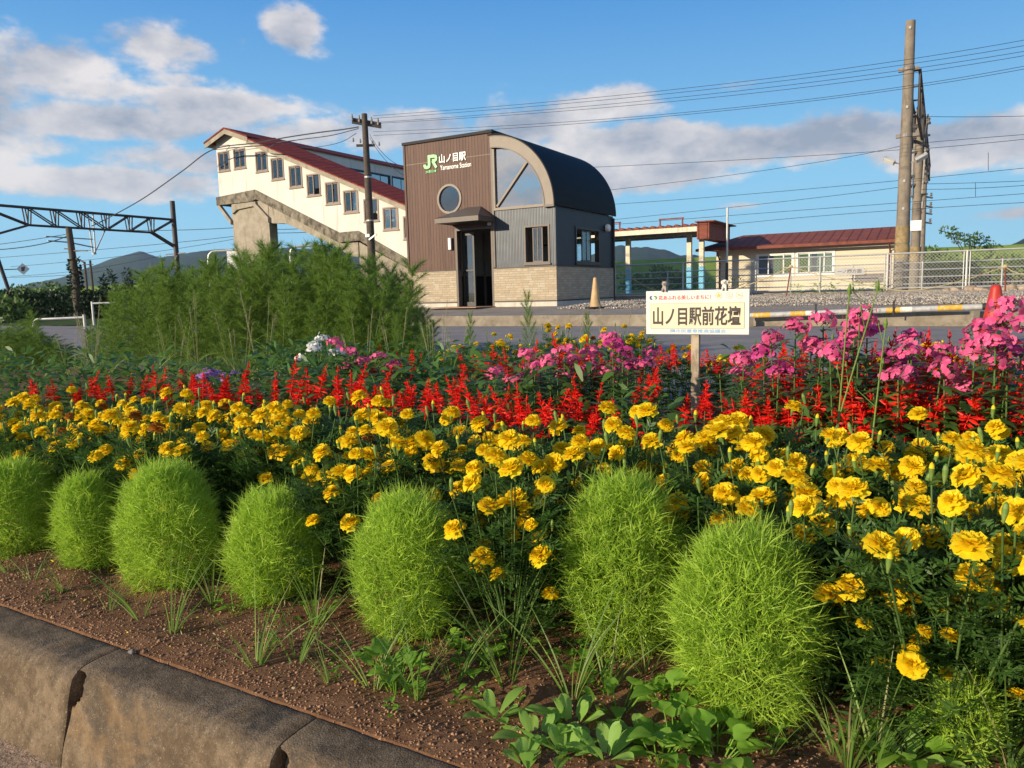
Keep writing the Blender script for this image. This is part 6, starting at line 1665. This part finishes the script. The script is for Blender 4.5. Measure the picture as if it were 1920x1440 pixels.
    for j, (px, py, n, L, lab) in enumerate(((710, 1260, 8, .034, 'low heart leaved weed left of the clump under the egg shaped kochia'), (815, 1235, 9, .036, 'heart leaved weed right of the egg shaped kochia foot'), (960, 1240, 8, .032, 'small heart leaved weed deep in the dark gap'), (1120, 1285, 8, .034, 'heart leaved weed at the foot of the tallest kochia'), (1160, 1340, 9, .036, 'heart leaved weed on bare soil before the tallest kochia'), (590, 1170, 7, .028, 'tiny heart leaved weed at the foot of the fourth bush'), (440, 1150, 7, .026, 'tiny heart leaved weed between the third and fourth bushes'), (1330, 1390, 10, .042, 'heart leaved weed tucked under the skirt of the biggest bush'), (1760, 1380, 9, .046, 'broad weed right before the thin seedling'), (1680, 1330, 8, .044, 'shaded broad weed between tufts and low marigolds'), (1850, 1260, 8, .046, 'shaded broad weed under the near corner marigolds'))):
        clump('broadleaf_weed', lab, px, py, n, L, L, 'heart', 'weed_leaf', .05, .05, 740 + j, gh)
    for j, (px, py, n, L, W, h, sp, lab) in enumerate(((742, 1300, 15, .045, .046, .075, .045, 'heart leaved weed clump under the egg shaped kochia'), (890, 1262, 12, .040, .040, .060, .05, 'heart leaved weed clump in the dark gap by the pale blade'), (1075, 1255, 9, .034, .034, .045, .04, 'small heart leaved weed in front of the dark gap'), (1250, 1340, 9, .050, .046, .09, .04, 'upright heart leaf wedged between the two largest bushes'), (1265, 1408, 16, .048, .048, .055, .05, 'bright heart leaved clump at the foot of the biggest bush'), (1345, 1432, 16, .046, .046, .05, .06, 'heart leaved clump at the bottom edge under the biggest bush'), (1235, 1436, 12, .044, .044, .045, .05, 'heart leaved clump beside the grey green rosettes'), (1870, 1400, 12, .060, .046, .10, .05, 'tall serrated weed beside the thin seedling'), (1795, 1300, 8, .060, .048, .12, .04, 'large leaf weed behind the thin seedling'), (1900, 1330, 9, .06, .045, .10, .05, 'broad leaf weed at the near corner'), (1690, 1425, 8, .05, .035, .05, .05, 'pale broad weed left of the thin seedling'), (1620, 1230, 9, .06, .05, .12, .06, 'shadowed broad weed right of the biggest bush'))):
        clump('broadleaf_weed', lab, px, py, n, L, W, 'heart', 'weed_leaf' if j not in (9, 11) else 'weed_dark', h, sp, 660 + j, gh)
    for j, (px, py, n, L, W, lab) in enumerate(((930, 1352, 8, .066, .022, 'grey green rosette nearest the kerb end with one tall leaf'), (1005, 1395, 10, .075, .026, 'broad spreading rosette behind the kerb edge'), (1075, 1368, 10, .080, .026, 'large upright rosette before the bare soil'), (1060, 1425, 10, .060, .022, 'low rosette at the bottom edge'), (1135, 1432, 10, .075, .024, 'rosette with tall narrow leaves at the bottom edge'), (1190, 1385, 6, .045, .018, 'small rosette next to the heart leaves'), (990, 1440, 8, .05, .02, 'small rosette hugging the kerb'), (1700, 1440, 8, .075, .028, 'thick leaved rosette left of the thin seedling'))):
        clump('rosette_weed', lab, px, py, n, L, W, 'spoon', 'rosette_leaf', .02, .01, 690 + j, gr)
    for j, (px, py, n, lab) in enumerate(((95, 1128, 12, 'tiny clover patch on bare soil near the far kerb'), (160, 1105, 14, 'clover patch before the slimmest kochia'), (500, 1215, 14, 'clover patch by the kerb joint'), (640, 1230, 12, 'clover patch on the soil in mid kerb'), (1015, 1262, 22, 'reddish clover patch before the dark gap'), (1560, 1345, 26, 'reddish clover patch right of the biggest bush'), (1480, 1400, 24, 'dull clover patch under the biggest bush'), (1640, 1400, 20, 'clover patch before the thick rosette'))):
        clump('clover_patch', lab, px, py, n, .014, .015, 'heart', 'clover_leaf' if j > 3 else 'weed_dark', .022, .05, 720 + j, 'clover patches')
    # tall wild lettuce with seed heads in front of the pink phlox
    for (x0, y0, x1, y1, z0, lab) in ((1560, 760, 1592, 552, .1, 'tall thin weed stalk with pale bud before the pink phlox'), (1510, 740, 1645, 545, .1, 'leaning thin weed stalk with plump green bud'), (1622, 740, 1660, 615, .1, 'branched thin weed stalk past the leaning one')):
        Y = 2.05; a, c = at(x0, y0, Y=Y), at(x1, y1, Y=Y)
        S = thing('wild_stalk', lab, 'weed', (a.x, a.y, 0)); q = Q(x0)
        a0 = np.array([0, 0, 0.0]); c0 = np.array(c) - np.array([a.x, a.y, 0]); m_ = (a0 + c0) / 2 + [0.0, 0, .04]
        q.tube(a0, m_, .0034, .0026, 0, 6); q.tube(m_, c0, .0026, .0016, 0, 6)
        for s in (.62, .74, .84, .92): b = a0 + (c0 - a0) * s + [0, 0, .04 * 4 * s * (1 - s)]; e = b + np.array([q.g.uniform(-.05, .05), q.g.uniform(-.03, .03), .05]); q.tube(b, e, .0014, .001, 0, 4); q.tube(e, e + [0, 0, .014], .004, .0012, 0, 6)
        q.tube(c0, c0 + [0, 0, .012], .004, .006, 0, 6); q.tube(c0 + [0, 0, .012], c0 + [0.002, 0, .03], .006, .001, 0, 6)
        mobj('stalk', q.mesh('stalk', 'calyx_green'), S)
        q = Q(x0 + 1)
        for k in range(4): broad_leaf(q, a0 + (c0 - a0) * (.25 + .1 * k) + [0, 0, .02], k * 2.3 + .5, .07, .03, .2, .4, 'oval')
        mobj('leaf', q.mesh('leaf', 'weed_leaf', True), S)
    # sedge with spidery heads near the corner
    p = at(1850, 1150, z=.18); S = thing('sedge', 'umbrella sedge with spidery pale head near the corner', 'weed', (p.x, p.y, 0)); q = Q(9); hd = at(1830, 1058, z=.30) - Vector((p.x, p.y, 0))
    q.tube([0, 0, 0], hd, .0022, .0018, 0, 5); n = 16; th = q.g.uniform(0, 6.28, n); d = unit(np.stack([np.cos(th), np.sin(th), np.full(n, .7)], 1)); q.strips(np.repeat(np.array(hd)[None], n, 0), d, q.g.uniform(.02, .05, n), .0018, None, 2, 'blade', 1)
    n = 4; th = np.array([.4, 2.2, 3.6, 5.2]); q.strips(np.repeat(np.array(hd)[None], n, 0), unit(np.stack([np.cos(th), np.sin(th), np.full(n, .3)], 1)), .13, .004, np.stack([0 * th, 0 * th, 0 * th - .3], 1), 5, 'blade', 0)
    mobj('head', q.mesh('head', ['grass_blade', 'grass_straw']), S)
    # seedlings and fallen petals on the bare strip
    sd = []
    for k in range(3):
        q = Q(760 + k)
        for m in range(5 + k): broad_leaf(q, np.array([0, 0, .004 + .005 * m]), m * 2.4 + k, .020, .010, .5, .3, 'oval')
        sd.append(q.mesh('leaves', 'weed_leaf', True))
    for k in range(46):
        t, w = rnd.uniform(-.1, 2.9), rnd.uniform(1.02, 1.36)
        S = thing('seedling', 'tiny green seedling sprouting from the bare soil strip before the kochias', 'weed', P(t, w, float(soil_z(np.array([t]), np.array([w]))[0])), rnd.uniform(0, 6), 'seedlings on the bare strip')
        sc_ = rnd.uniform(.5, 1.3); S.scale = (sc_, sc_, sc_); mobj('leaves', sd[k % 3], S)
    q = Q(9); n = 420; g = q.g; t = g.uniform(-.2, 3.0, n); w = 1.0 + .6 * g.random(n)
    q.strips(np.stack([t * U.x + w * V.x, t * U.y + w * V.y, soil_z(t, w) + .005], 1), unit(g.normal(size=(n, 3)) * [1, 1, .25]), g.uniform(.004, .012, n), g.uniform(.002, .006, n), g.normal(0, .3, (n, 3)), 2, 'leaf', 0)
    q.mi[-1][:] = (np.repeat(g.random(n), 2) < .8).astype(np.int32)
    tag(mobj('fallen_litter', q.mesh('fallen_litter', ['marigold_petal', 'grass_straw'])), 'fallen yellow petals and dry straw bits strewn on the soil', 'litter', None, 'stuff')
    # crumbs and chips on the soil
    g = np.random.default_rng(3); n = 20000
    t = g.uniform(-.2, 3.4, n); w = .970 + .6 * g.random(n) ** 1.3; s = g.uniform(.0010, .0038, n) * np.where(g.random(n) < .03, 1.9, 1)
    ctr = np.stack([t * U.x + w * V.x, t * U.y + w * V.y, soil_z(t, w) + s * .2], 1)
    oc = np.array([[1, 0, 0], [0, 1, 0], [-1, 0, 0], [0, -1, 0], [0, 0, .8], [0, 0, -.8]], float)
    vv = ctr[:, None] + oc[None] * s[:, None, None] * g.uniform(.5, 1.3, (n, 6, 1)) + g.normal(0, .25, (n, 6, 3)) * s[:, None, None]
    tri = np.array([[0, 1, 4], [1, 2, 4], [2, 3, 4], [3, 0, 4], [1, 0, 5], [2, 1, 5], [3, 2, 5], [0, 3, 5]])
    me = np_mesh('soil_crumbs', vv.reshape(-1, 3), (np.arange(n)[:, None, None] * 6 + tri[None]).reshape(-1, 3), 'crumb')
    def stones(n, t0, t1, w0, w1, smin, smax, zf):
        t = g.uniform(t0, t1, n); w = g.uniform(w0, w1, n); s = g.uniform(smin, smax, n)
        ctr = np.stack([t * U.x + w * V.x, t * U.y + w * V.y, zf(w) + s * .2], 1)
        vv = ctr[:, None] + oc[None] * s[:, None, None] * g.uniform(.6, 1.3, (n, 6, 1)) + g.normal(0, .25, (n, 6, 3)) * s[:, None, None]
        return np_mesh('loose_gravel', vv.reshape(-1, 3), (np.arange(n)[:, None, None] * 6 + tri[None]).reshape(-1, 3), 'gravel_stone')
    lg = stones(26000, -3.5, 8.0, 16.0, 24.1, .010, .034, lambda w: np.interp(w, [15.5, 15.9, 18, 20, 24.22], [.28, .36, .455, .47, .49]))
    tag(mobj('loose_gravel', lg), 'grey and whitish gravel stones spread before the fence', 'gravel', None, 'stuff')
    tag(mobj('soil_crumbs', me), 'loose reddish soil crumbs and chips scattered over the bed', 'soil crumbs', None, 'stuff')

def crown_mesh(seed, blobs, n, L, W, mat, up=.2):
    q = Q(seed); g = q.g
    for (x, y, z, rx, ry, rz) in blobs:
        m = int(n * rx * rz)
        v = unit(g.normal(size=(m, 3))); rr = g.uniform(.55, 1.05, (m, 1))
        p = np.array([x, y, z]) + v * rr * np.array([rx, ry, rz])
        q.strips(p, unit(v * .6 + g.normal(0, .6, (m, 3)) + [0, 0, up]), L * g.uniform(.6, 1.3, m), W, None, 2, 'leaf', 0)
    return q.mesh('crown', mat)

def build_trees():
    # long dark hedge across the yard
    rnd = random.Random(2)
    a, c = P(37.5, 17.4), P(32.0, 20.8)
    S = thing('hedge', 'long dark clipped hedge in shade across the yard', 'hedge', a, math.atan2(c.y - a.y, c.x - a.x)); L = (c - a).length
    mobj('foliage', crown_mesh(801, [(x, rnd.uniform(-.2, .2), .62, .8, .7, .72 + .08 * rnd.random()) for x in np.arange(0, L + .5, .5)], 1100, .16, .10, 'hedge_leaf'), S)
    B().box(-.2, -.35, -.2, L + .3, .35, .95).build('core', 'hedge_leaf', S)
    def tree(name, label, base, h, blobs, n, Lf, W, mat, tr=.06, tmat='bark', limbs=()):
        S = thing(name, label, 'tree' if 'tree' in name or 'conifer' in name else 'shrub', base)
        b = B(); b.tube([(0, 0, -.3), (.02 * h, 0, h * .45), (0, .01 * h, h * .86)], [tr, tr * .7, tr * .3], 8)
        for l in limbs: b.tube([(0, 0, h * .35), ((l[0]) * .55, l[1] * .5, l[2] * .75), l], [tr * .5, tr * .35, tr * .15], 6)
        b.build('trunk', tmat, S, smooth=True)
        mobj('crown', crown_mesh(int(abs(base[0] * 31 + base[1] * 7)) % 9999, blobs, n, Lf, W, mat), S)
    for px, y0, y1, Y, lab in ((237, 505, 590, 34, 'small dark conifer rising behind the cosmos thicket'), (192, 520, 590, 36, 'dark bushy conifer at the end of the hedge'), (208, 508, 590, 37, 'slim dark conifer between bushy ones')):
        t = at(px, y0, Y=Y); h = t.z
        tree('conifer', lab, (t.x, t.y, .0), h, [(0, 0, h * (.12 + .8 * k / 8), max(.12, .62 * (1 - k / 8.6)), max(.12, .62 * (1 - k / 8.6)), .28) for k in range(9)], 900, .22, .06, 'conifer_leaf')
    for px, y0, Y, rx, lab in ((5, 555, 30, 1.0, 'dark leafy bush at the frame edge before the leaning stay'), (85, 530, 60, 2.2, 'distant green tree over the hedge'), (30, 536, 70, 2.2, 'far low tree at the hill foot')):
        t = at(px, y0, Y=Y); h = t.z
        tree('tree' if Y > 40 else 'shrub', lab, (t.x, t.y, 0), h, [(rnd.uniform(-.5, .5) * rx, rnd.uniform(-.5, .5), h * u, rx * (1 - .5 * u), rx * .8, h * .3) for u in (.3, .45, .6, .72)], 260, .26, .16, 'shrub_leaf')
    # kudzu and scrub along the levee
    g = np.random.default_rng(6); k = 0
    for t, w, rx, rz in ((5.2, 45, 1.7, .7), (3.2, 46, 1.9, .9), (1.0, 45.5, 2.0, .95), (-.8, 46.5, 2.0, 1.0), (-2.8, 46, 2.2, 1.0), (-4.8, 46.5, 2.2, 1.0), (.2, 49, 2.0, 1.2), (-2.0, 49.5, 2.2, 1.2), (2.2, 49, 1.8, 1.1), (-4.2, 49.5, 2.2, 1.0), (3.9, 49.5, 1.4, 1.0), (-6.8, 47, 2.3, 1.0), (7.6, 46, 1.6, .7)):
        S = thing('kudzu_mound', f'leafy vine mound on the levee foot behind the fence, {ORD[k]} of the scrub line', 'shrub', P(t, w, .4), k, 'vine mounds on the levee'); k += 1
        bl = [(g.uniform(-.5, .5) * rx, g.uniform(-.5, .5) * rx, rz * g.uniform(.3, .9), rx * g.uniform(.45, .7), rx * .6, rz * g.uniform(.5, .8)) for _ in range(6)]
        mobj('foliage', crown_mesh(820 + k, bl, 420, .22, .17, 'kudzu_leaf'), S)
        B().lathe([(rx * .8, -.3), (rx * .75, rz * .3), (rx * .5, rz * .6), (rx * .1, rz * .75)], 14).build('tangle', 'bark', S, smooth=True)
    for t, w, h, lab in ((16.6, 50, 1.7, 'dark rounded shrub on the green levee seen past the canopy posts'), (15.3, 51, 1.3, 'smaller shrub beside the rounded one on the levee'), (19.2, 50, 1.2, 'low shrub near the station corner on the levee'), (17.8, 49.5, 1.1, 'low spreading shrub between two larger ones on the levee'), (3.0, 52, 2.3, 'dark bush on the levee crest behind the three poles'), (1.6, 52.5, 2.0, 'bush on the levee crest right of the poles'), (.6, 52, 2.2, 'spreading bush below the airy tree')):
        p = P(t, w, .6); tree('shrub', lab, tuple(p), h, [(g.uniform(-.6, .6), g.uniform(-.5, .5), h * u, 1.15 * (1.1 - .5 * u), .9, h * .26) for u in (.25, .45, .62, .8)], 330, .20, .12, 'shrub_leaf')
    p = P(-1.2, 50, .8)
    lim = [(-1.3, 0, 2.75), (-.7, .2, 2.45), (.2, 0, 2.4), (.9, .2, 2.15), (1.35, 0, 1.75), (-.2, -.3, 2.2)]
    tree('tree', 'airy flat-topped tree standing above the levee scrub', tuple(p), 2.3, [(x, y, z + .05, .48, .4, .13) for x, y, z in lim] + [(x * .7, y, z * .9, .4, .4, .12) for x, y, z in lim], 900, .17, .09, 'shrub_leaf', .07, 'bark', lim)
    # weeds growing through the fence
    n = 0
    for t, w in ((5.6, 24.1), (5.9, 24.2), (3.9, 24.1), (3.3, 24.15), (2.9, 24.1), (2.2, 24.15), (7.0, 24.15), (1.6, 24.1)):
        q = Q(850 + n); leafy(q, 50, .16, .62 if n < 2 else .35, .10, .18, .03, 0, .7)
        S = thing('fence_weed', f'ragged green weed growing at the fence foot, {ORD[n]} from the station side', 'weed', P(t, w, .45), n, 'weeds at the fence foot'); mobj('leaves', q.mesh('leaves', 'weed_leaf'), S); n += 1
build_kochia(); build_marigolds(); build_salvia(); build_phlox(); build_cosmos(); build_weeds(); build_trees()

# ------------------------------------------------------------------ air
def build_haze():
    m, n, out = newmat('haze_air')
    v = n('ShaderNodeVolumePrincipled', {'Color': (.62, .78, 1.0, 1), 'Density': .00017, 'Anisotropy': .2})
    n.nt.links.new(v.outputs[0], out.inputs['Volume'])
    b = B().box(-2600, -200, -2, 2600, 2150, 175)
    tag(b.build('haze', 'haze_air'), 'thin blue air between the flower bed and the far hills', 'haze', None, 'stuff')
build_haze()
